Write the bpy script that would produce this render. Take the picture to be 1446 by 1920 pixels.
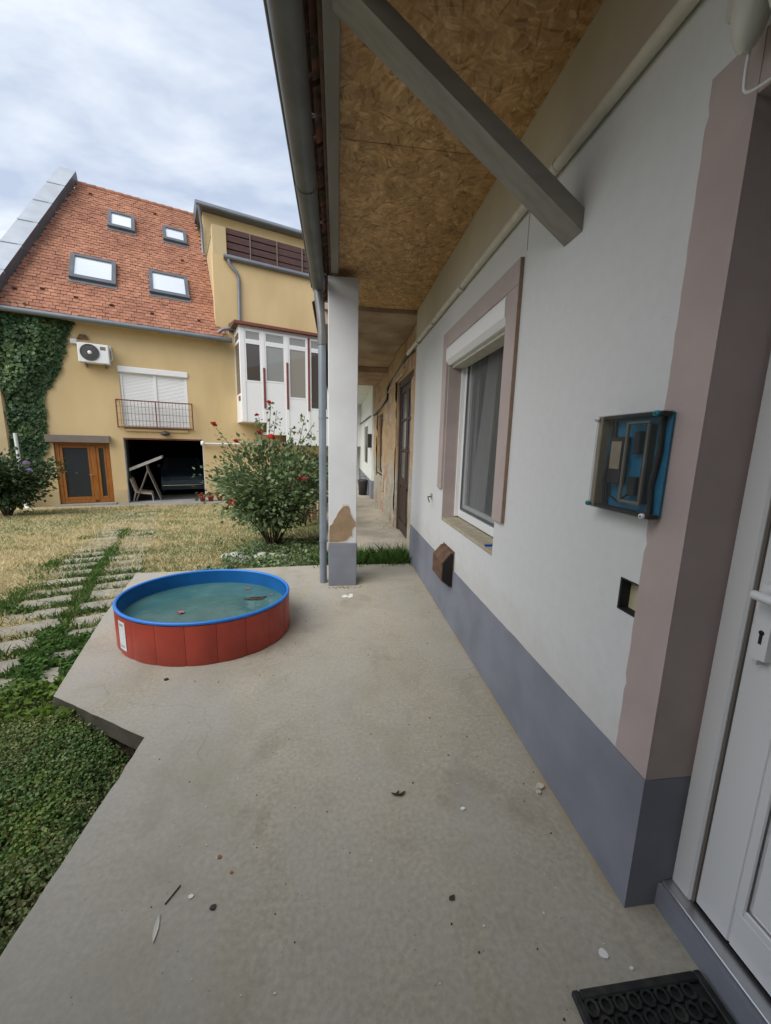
import bpy, bmesh, math, random
import numpy as np
from mathutils import Vector, Matrix

for _o in list(bpy.data.objects):
    bpy.data.objects.remove(_o)
SC = bpy.context.scene
COL = SC.collection
random.seed(7)
RNG = np.random.default_rng(11)
R = math.radians
PI = math.pi

# ------------------------------------------------------------------ camera
F_PX, YAW, PITCH, ROLL = 714.73, .128129, -.173425, -.0232658
fw = Vector((math.sin(YAW)*math.cos(PITCH), math.cos(YAW)*math.cos(PITCH), math.sin(PITCH)))
rt = Vector((math.cos(YAW), -math.sin(YAW), 0))
dn = fw.cross(rt)
c_, s_ = math.cos(ROLL), math.sin(ROLL)
r2, d2 = c_*rt + s_*dn, -s_*rt + c_*dn
cam = bpy.data.cameras.new('camera')
cam.sensor_fit = 'HORIZONTAL'
cam.sensor_width = 36
cam.lens = 36*F_PX/1446
cam.clip_start = .02
cam.clip_end = 2000
camo = bpy.data.objects.new('camera', cam)
COL.objects.link(camo)
camo.matrix_world = Matrix(((r2.x, -d2.x, -fw.x, 0), (r2.y, -d2.y, -fw.y, 0), (r2.z, -d2.z, -fw.z, 1.5), (0, 0, 0, 1)))
SC.camera = camo

# ------------------------------------------------------------------ sky and sun
SUN_EL, SUN_AZ = R(42), R(225)          # azimuth clockwise from +Y: behind the viewer, from the left
world = bpy.data.worlds.new('World')
SC.world = world
world.use_nodes = True
wn, wl = world.node_tree.nodes, world.node_tree.links
wn.clear()
w_out = wn.new('ShaderNodeOutputWorld')
w_bg = wn.new('ShaderNodeBackground')
w_bg.inputs['Strength'].default_value = .1
sky = wn.new('ShaderNodeTexSky')
sky.sky_type = 'NISHITA'
sky.sun_disc = False
sky.sun_elevation = SUN_EL
sky.sun_rotation = SUN_AZ
sky.dust_density = 2.0
tc = wn.new('ShaderNodeTexCoord')
sep = wn.new('ShaderNodeSeparateXYZ')
wl.new(tc.outputs['Generated'], sep.inputs[0])
zc = wn.new('ShaderNodeMath'); zc.operation = 'MAXIMUM'; zc.inputs[1].default_value = 0.0
wl.new(sep.outputs['Z'], zc.inputs[0])
za = wn.new('ShaderNodeMath'); za.operation = 'ADD'; za.inputs[1].default_value = .22
wl.new(zc.outputs[0], za.inputs[0])
dvx = wn.new('ShaderNodeMath'); dvx.operation = 'DIVIDE'
wl.new(sep.outputs['X'], dvx.inputs[0]); wl.new(za.outputs[0], dvx.inputs[1])
dvy = wn.new('ShaderNodeMath'); dvy.operation = 'DIVIDE'
wl.new(sep.outputs['Y'], dvy.inputs[0]); wl.new(za.outputs[0], dvy.inputs[1])
cmb = wn.new('ShaderNodeCombineXYZ')
wl.new(dvx.outputs[0], cmb.inputs[0]); wl.new(dvy.outputs[0], cmb.inputs[1])
mp = wn.new('ShaderNodeMapping')
mp.inputs['Rotation'].default_value = (0, 0, R(35))
mp.inputs['Scale'].default_value = (1.0, 1.9, 1)
wl.new(cmb.outputs[0], mp.inputs[0])
nz = wn.new('ShaderNodeTexNoise')
nz.inputs['Scale'].default_value = 1.9
nz.inputs['Detail'].default_value = 5
nz.inputs['Roughness'].default_value = .55
nz.inputs['Distortion'].default_value = .25
wl.new(mp.outputs[0], nz.inputs['Vector'])
rmp = wn.new('ShaderNodeValToRGB')
rmp.color_ramp.elements[0].position = .39
rmp.color_ramp.elements[0].color = (3.4, 3.95, 4.95, 1)
rmp.color_ramp.elements[1].position = .62
rmp.color_ramp.elements[1].color = (5.65, 6.0, 6.5, 1)
wl.new(nz.outputs['Fac'], rmp.inputs['Fac'])
wmx = wn.new('ShaderNodeMixRGB')
wmx.inputs['Fac'].default_value = .9
wl.new(sky.outputs['Color'], wmx.inputs['Color1'])
wl.new(rmp.outputs['Color'], wmx.inputs['Color2'])
wl.new(wmx.outputs[0], w_bg.inputs['Color'])
wl.new(w_bg.outputs[0], w_out.inputs['Surface'])

sun = bpy.data.lights.new('sun', 'SUN')
sun.energy = 2.2
sun.angle = R(55)
sun.color = (1, .95, .88)
suno = bpy.data.objects.new('sun', sun)
COL.objects.link(suno)
sd = Vector((math.sin(SUN_AZ)*math.cos(SUN_EL), math.cos(SUN_AZ)*math.cos(SUN_EL), math.sin(SUN_EL)))
suno.rotation_euler = sd.to_track_quat('Z', 'Y').to_euler()
suno.location = sd*40

SC.view_settings.view_transform = 'Standard'
SC.view_settings.look = 'None'
SC.view_settings.gamma = 1
SC.view_settings.exposure = 0.8
SC.view_settings.use_curve_mapping = False
SC.render.engine = 'CYCLES'
SC.cycles.max_bounces = 6
SC.cycles.transparent_max_bounces = 8

# ------------------------------------------------------------------ materials
MATS = {}


def newmat(name):
    m = bpy.data.materials.new(name)
    m.use_nodes = True
    nt = m.node_tree
    nt.nodes.clear()
    out = nt.nodes.new('ShaderNodeOutputMaterial')
    b = nt.nodes.new('ShaderNodeBsdfPrincipled')
    nt.links.new(b.outputs[0], out.inputs[0])
    MATS[name] = m
    return m, nt, b, out


def nd(nt, typ, **kw):
    n = nt.nodes.new(typ)
    for k, v in kw.items():
        if k.startswith('i_'):
            n.inputs[k[2:].replace('_', ' ')].default_value = v
        else:
            setattr(n, k, v)
    return n


def ramp(nt, src, stops):
    r = nt.nodes.new('ShaderNodeValToRGB')
    e = r.color_ramp.elements
    while len(e) < len(stops):
        e.new(.5)
    for el, (p, c) in zip(e, stops):
        el.position = p
        el.color = (c[0], c[1], c[2], 1) if not isinstance(c, (int, float)) else (c, c, c, 1)
    nt.links.new(src, r.inputs['Fac'])
    return r.outputs['Color']


def mix(nt, fac, a, b, mode='MIX'):
    m = nt.nodes.new('ShaderNodeMixRGB')
    m.blend_type = mode
    for sock, v in ((m.inputs['Fac'], fac), (m.inputs['Color1'], a), (m.inputs['Color2'], b)):
        if isinstance(v, bpy.types.NodeSocket):
            nt.links.new(v, sock)
        elif isinstance(v, (int, float)):
            sock.default_value = v if sock.type == 'VALUE' else (v, v, v, 1)
        else:
            sock.default_value = (v[0], v[1], v[2], 1)
    return m.outputs[0]


def pos(nt, scale=(1, 1, 1), rot=(0, 0, 0)):
    g = nt.nodes.new('ShaderNodeNewGeometry')
    m = nt.nodes.new('ShaderNodeMapping')
    m.inputs['Scale'].default_value = scale
    m.inputs['Rotation'].default_value = rot
    nt.links.new(g.outputs['Position'], m.inputs[0])
    return m.outputs[0]


def noise(nt, vec, scale, detail=4, rough=.55, dist=0):
    n = nd(nt, 'ShaderNodeTexNoise', i_Scale=scale, i_Detail=detail, i_Roughness=rough, i_Distortion=dist)
    nt.links.new(vec, n.inputs['Vector'])
    return n.outputs['Fac']


def bump(nt, b, height, strength=.3, dist=.01):
    n = nd(nt, 'ShaderNodeBump', i_Strength=strength, i_Distance=dist)
    nt.links.new(height, n.inputs['Height'])
    nt.links.new(n.outputs[0], b.inputs['Normal'])


def M(name, col, rough=.6, col2=None, scale=6, spec=.35, metal=0, bmp=0, bscale=60, bdist=.004, lo=.35, hi=.65, vscale=(1, 1, 1), rand=0):
    if name in MATS:
        return MATS[name]
    m, nt, b, out = newmat(name)
    b.inputs['Roughness'].default_value = rough
    b.inputs['Specular IOR Level'].default_value = spec
    b.inputs['Metallic'].default_value = metal
    p = pos(nt, vscale)
    c = None
    if col2 is not None:
        c = ramp(nt, noise(nt, p, scale), [(lo, col), (hi, col2)])
    if rand:
        oi = nt.nodes.new('ShaderNodeObjectInfo')
        gi = nt.nodes.new('ShaderNodeNewGeometry')
        ad = nd(nt, 'ShaderNodeMath', operation='ADD')
        nt.links.new(oi.outputs['Random'], ad.inputs[0])
        nt.links.new(gi.outputs['Random Per Island'], ad.inputs[1])
        fr = nd(nt, 'ShaderNodeMath', operation='FRACT')
        nt.links.new(ad.outputs[0], fr.inputs[0])
        k = ramp(nt, fr.outputs[0], [(0, 1-rand), (1, 1+rand)])
        c = mix(nt, 1.0, c if c is not None else col, k, 'MULTIPLY')
    if c is None:
        b.inputs['Base Color'].default_value = (*col, 1)
    else:
        nt.links.new(c, b.inputs['Base Color'])
    if bmp:
        bump(nt, b, noise(nt, p, bscale, 3), bmp, bdist)
    return m


def leafmat(name, cols, rough=.55, spec=.25, trans=.25, patch=0):
    m, nt, b, out = newmat(name)
    g = nt.nodes.new('ShaderNodeNewGeometry')
    n = len(cols)
    c = ramp(nt, g.outputs['Random Per Island'], [(i/max(1, n-1), cc) for i, cc in enumerate(cols)])
    if patch:
        c = mix(nt, 1.0, c, ramp(nt, noise(nt, pos(nt), patch, 4, .6), [(.32, (.7, .72, .75)), (.5, (1, 1, 1)), (.68, (1.45, 1.32, 1.05))]), 'MULTIPLY')
    nt.links.new(c, b.inputs['Base Color'])
    b.inputs['Roughness'].default_value = rough
    b.inputs['Specular IOR Level'].default_value = spec
    if trans:
        t = nt.nodes.new('ShaderNodeBsdfTranslucent')
        nt.links.new(c, t.inputs['Color'])
        ms = nt.nodes.new('ShaderNodeMixShader')
        ms.inputs[0].default_value = trans
        nt.links.new(b.outputs[0], ms.inputs[1])
        nt.links.new(t.outputs[0], ms.inputs[2])
        nt.links.new(ms.outputs[0], out.inputs[0])
    return m


def make_wall():
    m, nt, b, out = newmat('white_plaster')
    p = pos(nt)
    c = ramp(nt, noise(nt, p, 1.3, 5, .6), [(.3, (.6, .612, .615)), (.7, (.65, .665, .67))])
    c = mix(nt, .5, c, ramp(nt, noise(nt, p, 22, 5, .65), [(.3, (.59, .602, .605)), (.7, (.66, .672, .676))]))
    sm = ramp(nt, noise(nt, pos(nt, (1, 1, .45)), 3.1, 6, .68, .4), [(.6, 0.0), (.75, 1.0)])
    c = mix(nt, mix(nt, 1.0, sm, .22, 'MULTIPLY'), c, (.5, .47, .4))
    sc = ramp(nt, noise(nt, pos(nt, (1, 1, 7), (.5, 0, 0)), 5.5, 4, .6), [(.72, 0.0), (.76, 1.0)])
    c = mix(nt, mix(nt, 1.0, sc, .2, 'MULTIPLY'), c, (.42, .41, .39))
    sx = nt.nodes.new('ShaderNodeSeparateXYZ')
    nt.links.new(p, sx.inputs[0])
    w = nd(nt, 'ShaderNodeMath', operation='MULTIPLY_ADD')
    w.inputs[1].default_value = -.5
    nt.links.new(noise(nt, p, 6, 5, .65), w.inputs[0])
    nt.links.new(sx.outputs['Z'], w.inputs[2])
    sp_ = ramp(nt, w.outputs[0], [(.28, 1.0), (.48, 0.0)])
    c = mix(nt, mix(nt, 1.0, sp_, .28, 'MULTIPLY'), c, (.45, .42, .36))
    nt.links.new(c, b.inputs['Base Color'])
    b.inputs['Roughness'].default_value = .85
    b.inputs['Specular IOR Level'].default_value = .15
    h = mix(nt, .25, noise(nt, p, 150, 4), noise(nt, p, 9, 4))
    bump(nt, b, h, .22, .003)


make_wall()
M('pillar_plaster', (.66, .68, .71), .8, (.6, .615, .64), 2.2, .15, bmp=.2, bscale=120, bdist=.002)
M('beige_plaster', (.56, .52, .45), .85, (.5, .46, .39), 2.5, .15, bmp=.2, bscale=120, bdist=.002)
M('plinth_paint', (.235, .25, .295), .7, (.195, .208, .245), 4, .2, bmp=.15, bscale=150, bdist=.002)
M('mauve_paint', (.46, .385, .37), .8, (.405, .338, .325), 4, .15, bmp=.2, bscale=160, bdist=.002)
M('foam_edge', (.24, .17, .12), .9, (.3, .22, .16), 20, .1)
M('pvc', (.74, .75, .76), .28, spec=.5)
M('pvc_cream', (.62, .6, .52), .5, (.54, .51, .43), 12, .35)
M('alu', (.55, .56, .57), .35, spec=.5, metal=.9)
M('seal_black', (.015, .015, .017), .6)
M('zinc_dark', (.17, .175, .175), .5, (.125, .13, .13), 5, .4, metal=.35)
M('pipe_blue_grey', (.23, .27, .31), .45, (.19, .225, .26), 4, .4, metal=.2)
M('beam_grey', (.27, .25, .215), .75, (.21, .195, .165), 5, .2, vscale=(1, .25, 4), bmp=.2, bscale=40)
M('strut_grey', (.31, .3, .27), .75, (.25, .24, .215), 6, .2, vscale=(.3, 4, 2), bmp=.2, bscale=40)
M('tile_red', (.37, .178, .115), .85, (.29, .135, .09), 1.1, .15, bmp=.3, bscale=40, rand=.17)
M('tile_old', (.17, .085, .055), .9, (.06, .045, .035), 14, .1, bmp=.5, bscale=30, rand=.35)
M('sill_stone', (.42, .38, .29), .8, (.34, .3, .22), 14, .15, bmp=.3, bscale=80)
M('rust_brown', (.17, .095, .06), .75, (.09, .055, .04), 14, .25, bmp=.2, bscale=60)
M('black_plastic', (.028, .029, .03), .5, (.042, .042, .042), 30, .35)
M('rubber', (.018, .019, .02), .65, (.05, .05, .045), 22, .3, lo=.45, hi=.75, bmp=.3, bscale=200, bdist=.002)
M('niche_cream', (.55, .5, .32), .8, (.46, .42, .27), 20)
M('bare_plaster', (.33, .24, .155), .95, (.26, .19, .12), 9, .1, bmp=.8, bscale=70, bdist=.006)
M('yellow_plaster', (.63, .485, .27), .9, (.53, .4, .215), 1.0, .12, bmp=.3, bscale=30, bdist=.006, vscale=(1, 1, .35), lo=.3, hi=.72)
M('yellow_plaster_dull', (.53, .42, .25), .9, (.46, .37, .22), 1.2, .12, bmp=.25, bscale=40, bdist=.004)  # slightly darker, greyer yellow than the main plaster
M('metal_sheet', (.42, .46, .51), .45, (.35, .385, .43), 1.5, .45, metal=.25)
M('metal_sheet_dark', (.13, .145, .165), .5, (.1, .115, .13), 2, .4, metal=.3)
M('house_zinc', (.2, .225, .25), .45, (.16, .18, .205), 2, .4, metal=.4)
M('window_white', (.78, .79, .8), .4, spec=.4)
M('orange_wood', (.34, .13, .025), .45, (.24, .085, .017), 6, .4, vscale=(6, 6, .6))
M('redbrown_paint', (.21, .065, .05), .55, (.17, .055, .042), 8, .3)
M('fence_brown', (.105, .06, .058), .8, (.075, .045, .043), 3, .2, vscale=(1, 1, 8))
M('awning_grey', (.2, .165, .14), .8, (.165, .14, .12), 3)
M('screen_dark', (.024, .03, .032), .35, spec=.5)
M('garage_wall', (.17, .165, .15), .9, (.12, .115, .105), 1.5)
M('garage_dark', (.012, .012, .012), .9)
M('jamb_white', (.66, .68, .7), .8, (.56, .58, .6), 4)
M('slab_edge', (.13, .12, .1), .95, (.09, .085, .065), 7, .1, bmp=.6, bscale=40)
M('shading_plaster', (.13, .12, .1), .9, (.1, .093, .08), 1.5)  # dark finish of the unseen wing added for shade
M('garage_floor', (.1, .098, .09), .9, (.07, .068, .062), 3)
M('car_paint', (.07, .1, .13), .2, spec=.8)
M('chrome', (.62, .64, .66), .2, metal=1)
M('swing_metal', (.55, .52, .47), .6, (.4, .37, .33), 20)
M('swing_fabric', (.42, .31, .24), .9, (.26, .18, .14), 14)
M('canopy_fabric', (.42, .41, .38), .85, (.33, .32, .3), 8)
M('apron_concrete', (.33, .32, .3), .9, (.26, .25, .235), 2.5, .15, bmp=.4, bscale=40)
M('old_pavement', (.46, .42, .34), .9, (.3, .28, .24), 1.8, .15, bmp=.5, bscale=30)
M('old_masonry', (.36, .2, .13), .95, (.5, .42, .32), 6, .1, bmp=.9, bscale=22, bdist=.02)
M('old_door_brown', (.06, .038, .032), .55, (.042, .028, .024), 9, .35, vscale=(4, 4, .7))
M('old_board', (.2, .11, .075), .8, (.14, .08, .055), 8, .2)
M('board_pale', (.35, .33, .27), .8)
M('old_ceiling', (.5, .4, .3), .95, (.33, .24, .17), 2.2, .1, bmp=.5, bscale=25)
M('far_white', (.72, .76, .74), .85, (.66, .7, .68), 2)
M('pool_rim', (.02, .2, .68), .35, spec=.5)
M('pool_liner', (.008, .12, .36), .4, (.006, .1, .31), 5, .4)
M('pool_red', (.47, .072, .046), .42, (.37, .056, .038), 5, .4)
M('label_white', (.75, .78, .8), .5, (.62, .67, .7), 40)
M('bark', (.1, .075, .05), .95, (.06, .045, .03), 18, .1, bmp=.8, bscale=40)
M('stem_green', (.07, .085, .03), .7, (.05, .05, .02), 12)
M('stone_pale', (.5, .49, .46), .9, (.38, .37, .34), 9, .15, bmp=.6, bscale=30)
M('terracotta', (.3, .06, .045), .7)
M('water_pipe_white', (.6, .62, .62), .5)
M('lamp_opal', (.55, .55, .5), .35, spec=.5)
M('ceramic_dark', (.05, .045, .04), .6)
M('paper', (.75, .75, .74), .8)
M('feather', (.6, .58, .52), .8)
M('twig', (.05, .04, .03), .9)
M('dead_leaf', (.06, .045, .03), .9, (.09, .06, .04), 60)
M('orange_chip', (.35, .13, .07), .9)
M('plaster_chip', (.62, .58, .48), .9, (.5, .45, .36), 60)
M('blue_plastic', (.01, .1, .5), .4)
M('blue_panel', (.025, .2, .38), .35, (.03, .26, .46), 30, .4)
M('teal_screw', (.02, .25, .3), .4)
M('curtain', (.78, .8, .81), .9)
M('room', (.1, .1, .1), .9)
M('rose_red', (.5, .02, .025), .55, rand=.35)
M('rose_pink', (.6, .2, .22), .55, rand=.25)
M('flower_lilac', (.45, .32, .6), .6, rand=.2)


def glass(name, tint=(.02, .024, .026), alpha=.35, rough=.04):
    m, nt, b, out = newmat(name)
    b.inputs['Base Color'].default_value = (*tint, 1)
    b.inputs['Roughness'].default_value = rough
    b.inputs['Specular IOR Level'].default_value = .6
    b.inputs['Alpha'].default_value = alpha
    return m


glass('window_glass', (.03, .034, .036), .28)
glass('bay_glass', (.12, .12, .115), .7)
glass('bay_glass_dark', (.085, .075, .065), .9)
glass('bay_glass_net', (.3, .31, .3), .9)
glass('bay_glass_warm', (.3, .285, .25), .9)
glass('insect_net', (.2, .215, .215), .24, .9)
glass('lid_smoke', (.06, .075, .08), .16, .08)
glass('old_pane', (.2, .21, .21), .8, .12)
glass('skylight_glass', (.86, .89, .92), 1.0, .06)  # whitened base colour imitates sky reflected in the panes
MATS['skylight_glass'].node_tree.nodes['Principled BSDF'].inputs['Metallic'].default_value = .6


def make_osb():
    m, nt, b, out = newmat('osb')
    p = pos(nt)
    cols = None
    for k, (sc, off) in enumerate(((13, 0), (19, 3.7))):
        mpn = nd(nt, 'ShaderNodeMapping')
        mpn.inputs['Location'].default_value = (off, off*1.3, 0)
        nt.links.new(p, mpn.inputs[0])
        wob = nd(nt, 'ShaderNodeTexNoise', i_Scale=9.0, i_Detail=3.0)
        nt.links.new(mpn.outputs[0], wob.inputs['Vector'])
        wv = mix(nt, .012, mpn.outputs[0], wob.outputs['Color'], 'ADD')
        v = nd(nt, 'ShaderNodeTexVoronoi', i_Scale=sc)
        nt.links.new(wv, v.inputs['Vector'])
        sp = nt.nodes.new('ShaderNodeSeparateColor')
        nt.links.new(v.outputs['Color'], sp.inputs[0])
        ang = nd(nt, 'ShaderNodeMath', operation='MULTIPLY')
        ang.inputs[1].default_value = 6.28
        nt.links.new(sp.outputs[0], ang.inputs[0])
        vr = nd(nt, 'ShaderNodeVectorRotate', rotation_type='Z_AXIS')
        nt.links.new(mpn.outputs[0], vr.inputs['Vector'])
        nt.links.new(ang.outputs[0], vr.inputs['Angle'])
        st = nd(nt, 'ShaderNodeMapping')
        st.inputs['Scale'].default_value = (8, 48, 1)
        nt.links.new(vr.outputs[0], st.inputs[0])
        chips = nd(nt, 'ShaderNodeTexVoronoi', i_Scale=1.0)
        nt.links.new(st.outputs[0], chips.inputs['Vector'])
        cs = nt.nodes.new('ShaderNodeSeparateColor')
        nt.links.new(chips.outputs['Color'], cs.inputs[0])
        n1 = nd(nt, 'ShaderNodeTexNoise', i_Scale=2.0, i_Detail=3.0, i_Roughness=.6)
        nt.links.new(st.outputs[0], n1.inputs['Vector'])
        base = ramp(nt, cs.outputs[0], [(.0, (.22, .11, .042)), (.09, (.42, .24, .1)), (.5, (.5, .305, .14)), (.85, (.57, .37, .185)), (1.0, (.68, .48, .27))])
        base = mix(nt, 1.0, base, ramp(nt, n1.outputs['Fac'], [(.3, .78), (.7, 1.15)]), 'MULTIPLY')
        tone = ramp(nt, sp.outputs[1], [(0, .72), (1, 1.15)])
        cc = mix(nt, 1.0, base, tone, 'MULTIPLY')
        cols = cc if cols is None else mix(nt, .5, cols, cc)
    big = ramp(nt, noise(nt, p, 1.6, 3), [(.3, .95), (.7, 1.2)])
    fin = mix(nt, 1.0, cols, big, 'MULTIPLY')
    for rot, thr in ((.6, .012), (1.9, .012), (1.2, .008), (2.7, .008)):
        mp2 = nd(nt, 'ShaderNodeMapping')
        mp2.inputs['Scale'].default_value = (16, 110, 1)
        nt.links.new(pos(nt, (1, 1, 1), (0, 0, rot)), mp2.inputs[0])
        fv = nd(nt, 'ShaderNodeTexVoronoi', i_Scale=1.0)
        nt.links.new(mp2.outputs[0], fv.inputs['Vector'])
        fs_ = nt.nodes.new('ShaderNodeSeparateColor')
        nt.links.new(fv.outputs['Color'], fs_.inputs[0])
        fk = ramp(nt, fs_.outputs[2], [(thr, .42), (thr+.004, 0.0)])
        fin = mix(nt, fk, fin, (.11, .05, .02))
    nt.links.new(fin, b.inputs['Base Color'])
    b.inputs['Roughness'].default_value = .7
    b.inputs['Specular IOR Level'].default_value = .25


make_osb()


def make_concrete():
    m, nt, b, out = newmat('concrete')
    p = pos(nt)
    n1 = noise(nt, p, .9, 6, .62, .5)
    n2 = noise(nt, p, 6, 6, .65)
    n3 = noise(nt, p, 55, 4, .6)
    c = ramp(nt, n1, [(.28, (.25, .225, .17)), (.48, (.38, .348, .275)), (.7, (.5, .46, .37))])
    c = mix(nt, .35, c, ramp(nt, n2, [(.3, (.28, .255, .2)), (.68, (.5, .462, .375))]))
    c = mix(nt, .5, c, ramp(nt, n3, [(.3, (.27, .247, .2)), (.7, (.5, .465, .385))]))
    # damp, dirty blotches with their own outlines
    st = ramp(nt, noise(nt, p, 2.3, 5, .62, .6), [(.55, 0.0), (.7, 1.0)])
    c = mix(nt, mix(nt, 1.0, st, .5, 'MULTIPLY'), c, (.2, .175, .125))
    # grey washed streak along the walking line, olive film elsewhere
    wsh = ramp(nt, noise(nt, pos(nt, (1.6, .45, 1)), 1.3, 5, .6, .8), [(.4, 0.0), (.62, 1.0)])
    c = mix(nt, mix(nt, 1.0, wsh, .5, 'MULTIPLY'), c, (.385, .375, .35))
    olv = ramp(nt, noise(nt, pos(nt, (1, 1, 1), (0, 0, .6)), 1.7, 6, .66, .4), [(.5, 0.0), (.7, 1.0)])
    c = mix(nt, mix(nt, 1.0, olv, .5, 'MULTIPLY'), c, (.29, .265, .18))
    # hairline crazing
    cv = nd(nt, 'ShaderNodeTexVoronoi', feature='DISTANCE_TO_EDGE', i_Scale=1.15)
    wn2 = nd(nt, 'ShaderNodeTexNoise', i_Scale=5.0, i_Detail=4.0)
    nt.links.new(p, wn2.inputs['Vector'])
    nt.links.new(mix(nt, .12, p, wn2.outputs['Color'], 'ADD'), cv.inputs['Vector'])
    ck = ramp(nt, cv.outputs['Distance'], [(.0, 1.0), (.0035, 0.0)])
    ckm = ramp(nt, noise(nt, p, 1.4, 3), [(.5, 0.0), (.62, .55)])
    c = mix(nt, mix(nt, 1.0, ck, ckm, 'MULTIPLY'), c, (.15, .135, .11))
    # pale scuffs
    sf = ramp(nt, noise(nt, p, 3.7, 6, .7, .2), [(.64, 0.0), (.74, 1.0)])
    c = mix(nt, mix(nt, 1.0, sf, .45, 'MULTIPLY'), c, (.5, .48, .43))
    # pits and grit
    v = nd(nt, 'ShaderNodeTexVoronoi', i_Scale=42.0)
    nt.links.new(p, v.inputs['Vector'])
    pit = ramp(nt, v.outputs['Distance'], [(.05, 1.0), (.11, 0.0)])
    msk = ramp(nt, noise(nt, p, 9, 2), [(.5, 0.0), (.6, 1.0)])
    c = mix(nt, mix(nt, 1.0, pit, msk, 'MULTIPLY'), c, (.14, .125, .1))
    v2 = nd(nt, 'ShaderNodeTexVoronoi', i_Scale=17.0)
    nt.links.new(p, v2.inputs['Vector'])
    dot = ramp(nt, v2.outputs['Distance'], [(.04, 1.0), (.075, 0.0)])
    msk2 = ramp(nt, noise(nt, p, 5, 2), [(.56, 0.0), (.62, 1.0)])
    c = mix(nt, mix(nt, 1.0, dot, msk2, 'MULTIPLY'), c, (.62, .61, .58))
    # ochre dust swept against the wall foot
    sx = nt.nodes.new('ShaderNodeSeparateXYZ')
    nt.links.new(p, sx.inputs[0])
    w = nd(nt, 'ShaderNodeMath', operation='MULTIPLY_ADD')
    w.inputs[1].default_value = .09
    nt.links.new(noise(nt, p, 4, 5), w.inputs[0])
    nt.links.new(sx.outputs['X'], w.inputs[2])
    dust = ramp(nt, w.outputs[0], [(.965, 0.0), (1.0, 1.0)])
    ymask = ramp(nt, sx.outputs['Y'], [(.9, 0.0), (.95, 1.0)])
    dust = mix(nt, 1.0, dust, ymask, 'MULTIPLY')
    c = mix(nt, mix(nt, 1.0, dust, .6, 'MULTIPLY'), c, (.36, .27, .13))
    nt.links.new(c, b.inputs['Base Color'])
    b.inputs['Roughness'].default_value = .82
    b.inputs['Specular IOR Level'].default_value = .3
    h = mix(nt, .12, noise(nt, p, 160, 4, .7), noise(nt, p, 20, 4))
    bump(nt, b, h, .16, .003)


make_concrete()


def make_paver():
    m, nt, b, out = newmat('paver')
    p = pos(nt)
    oi = nt.nodes.new('ShaderNodeObjectInfo')
    c = ramp(nt, noise(nt, p, 7, 5, .65), [(.3, (.25, .23, .18)), (.7, (.43, .4, .33))])
    k = ramp(nt, oi.outputs['Random'], [(0, .82), (1, 1.12)])
    c = mix(nt, 1.0, c, k, 'MULTIPLY')
    gr = ramp(nt, noise(nt, p, 3.5, 5, .7), [(.55, 0.0), (.68, 1.0)])
    c = mix(nt, mix(nt, 1.0, gr, .6, 'MULTIPLY'), c, (.18, .17, .1))
    nt.links.new(c, b.inputs['Base Color'])
    b.inputs['Roughness'].default_value = .9
    b.inputs['Specular IOR Level'].default_value = .2
    bump(nt, b, noise(nt, p, 60, 4), .5, .006)


make_paver()


def make_soil():
    m, nt, b, out = newmat('soil')
    p = pos(nt)
    c = ramp(nt, noise(nt, p, 1.3, 5, .6), [(.35, (.36, .3, .16)), (.5, (.5, .42, .25)), (.66, (.56, .48, .3))])
    c2 = ramp(nt, noise(nt, p, 30, 4, .6), [(.3, (.26, .22, .12)), (.7, (.52, .44, .27))])
    c = mix(nt, .5, c, c2)
    gr = ramp(nt, noise(nt, p, .8, 4, .6), [(.5, 0.0), (.62, 1.0)])
    c = mix(nt, mix(nt, 1.0, gr, .45, 'MULTIPLY'), c, (.1, .13, .045))
    nt.links.new(c, b.inputs['Base Color'])
    b.inputs['Roughness'].default_value = .95
    b.inputs['Specular IOR Level'].default_value = .1
    bump(nt, b, noise(nt, p, 40, 5), .8, .02)


make_soil()


def make_litter():
    m, nt, b, out = newmat('bed_soil')
    p = pos(nt)
    c = ramp(nt, noise(nt, p, 26, 5, .65), [(.3, (.05, .035, .022)), (.52, (.13, .085, .055)), (.72, (.24, .165, .11))])
    nt.links.new(c, b.inputs['Base Color'])
    b.inputs['Roughness'].default_value = .95
    bump(nt, b, noise(nt, p, 60, 5), 1.0, .02)


make_litter()


def make_oldplaster():
    m, nt, b, out = newmat('old_plaster')
    p = pos(nt)
    top = ramp(nt, noise(nt, p, 3, 5, .6), [(.3, (.36, .24, .13)), (.6, (.47, .34, .2)), (.8, (.36, .19, .1))])
    low = ramp(nt, noise(nt, p, 5, 6, .7), [(.3, (.3, .27, .2)), (.7, (.5, .47, .39))])
    sx = nt.nodes.new('ShaderNodeSeparateXYZ')
    nt.links.new(p, sx.inputs[0])
    a = nd(nt, 'ShaderNodeMath', operation='MULTIPLY_ADD')
    a.inputs[1].default_value = 1.2
    nt.links.new(noise(nt, p, 1.8, 5, .6), a.inputs[0])
    nt.links.new(sx.outputs['Z'], a.inputs[2])
    f = ramp(nt, a.outputs[0], [(.0, 0.0), (1.0, 1.0)])
    mr = nd(nt, 'ShaderNodeMapRange')
    mr.inputs['From Min'].default_value = 1.55
    mr.inputs['From Max'].default_value = 1.85
    nt.links.new(a.outputs[0], mr.inputs['Value'])
    c = mix(nt, mr.outputs[0], low, top)
    nt.links.new(c, b.inputs['Base Color'])
    b.inputs['Roughness'].default_value = .95
    bump(nt, b, noise(nt, p, 14, 5), .9, .03)


make_oldplaster()


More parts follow.
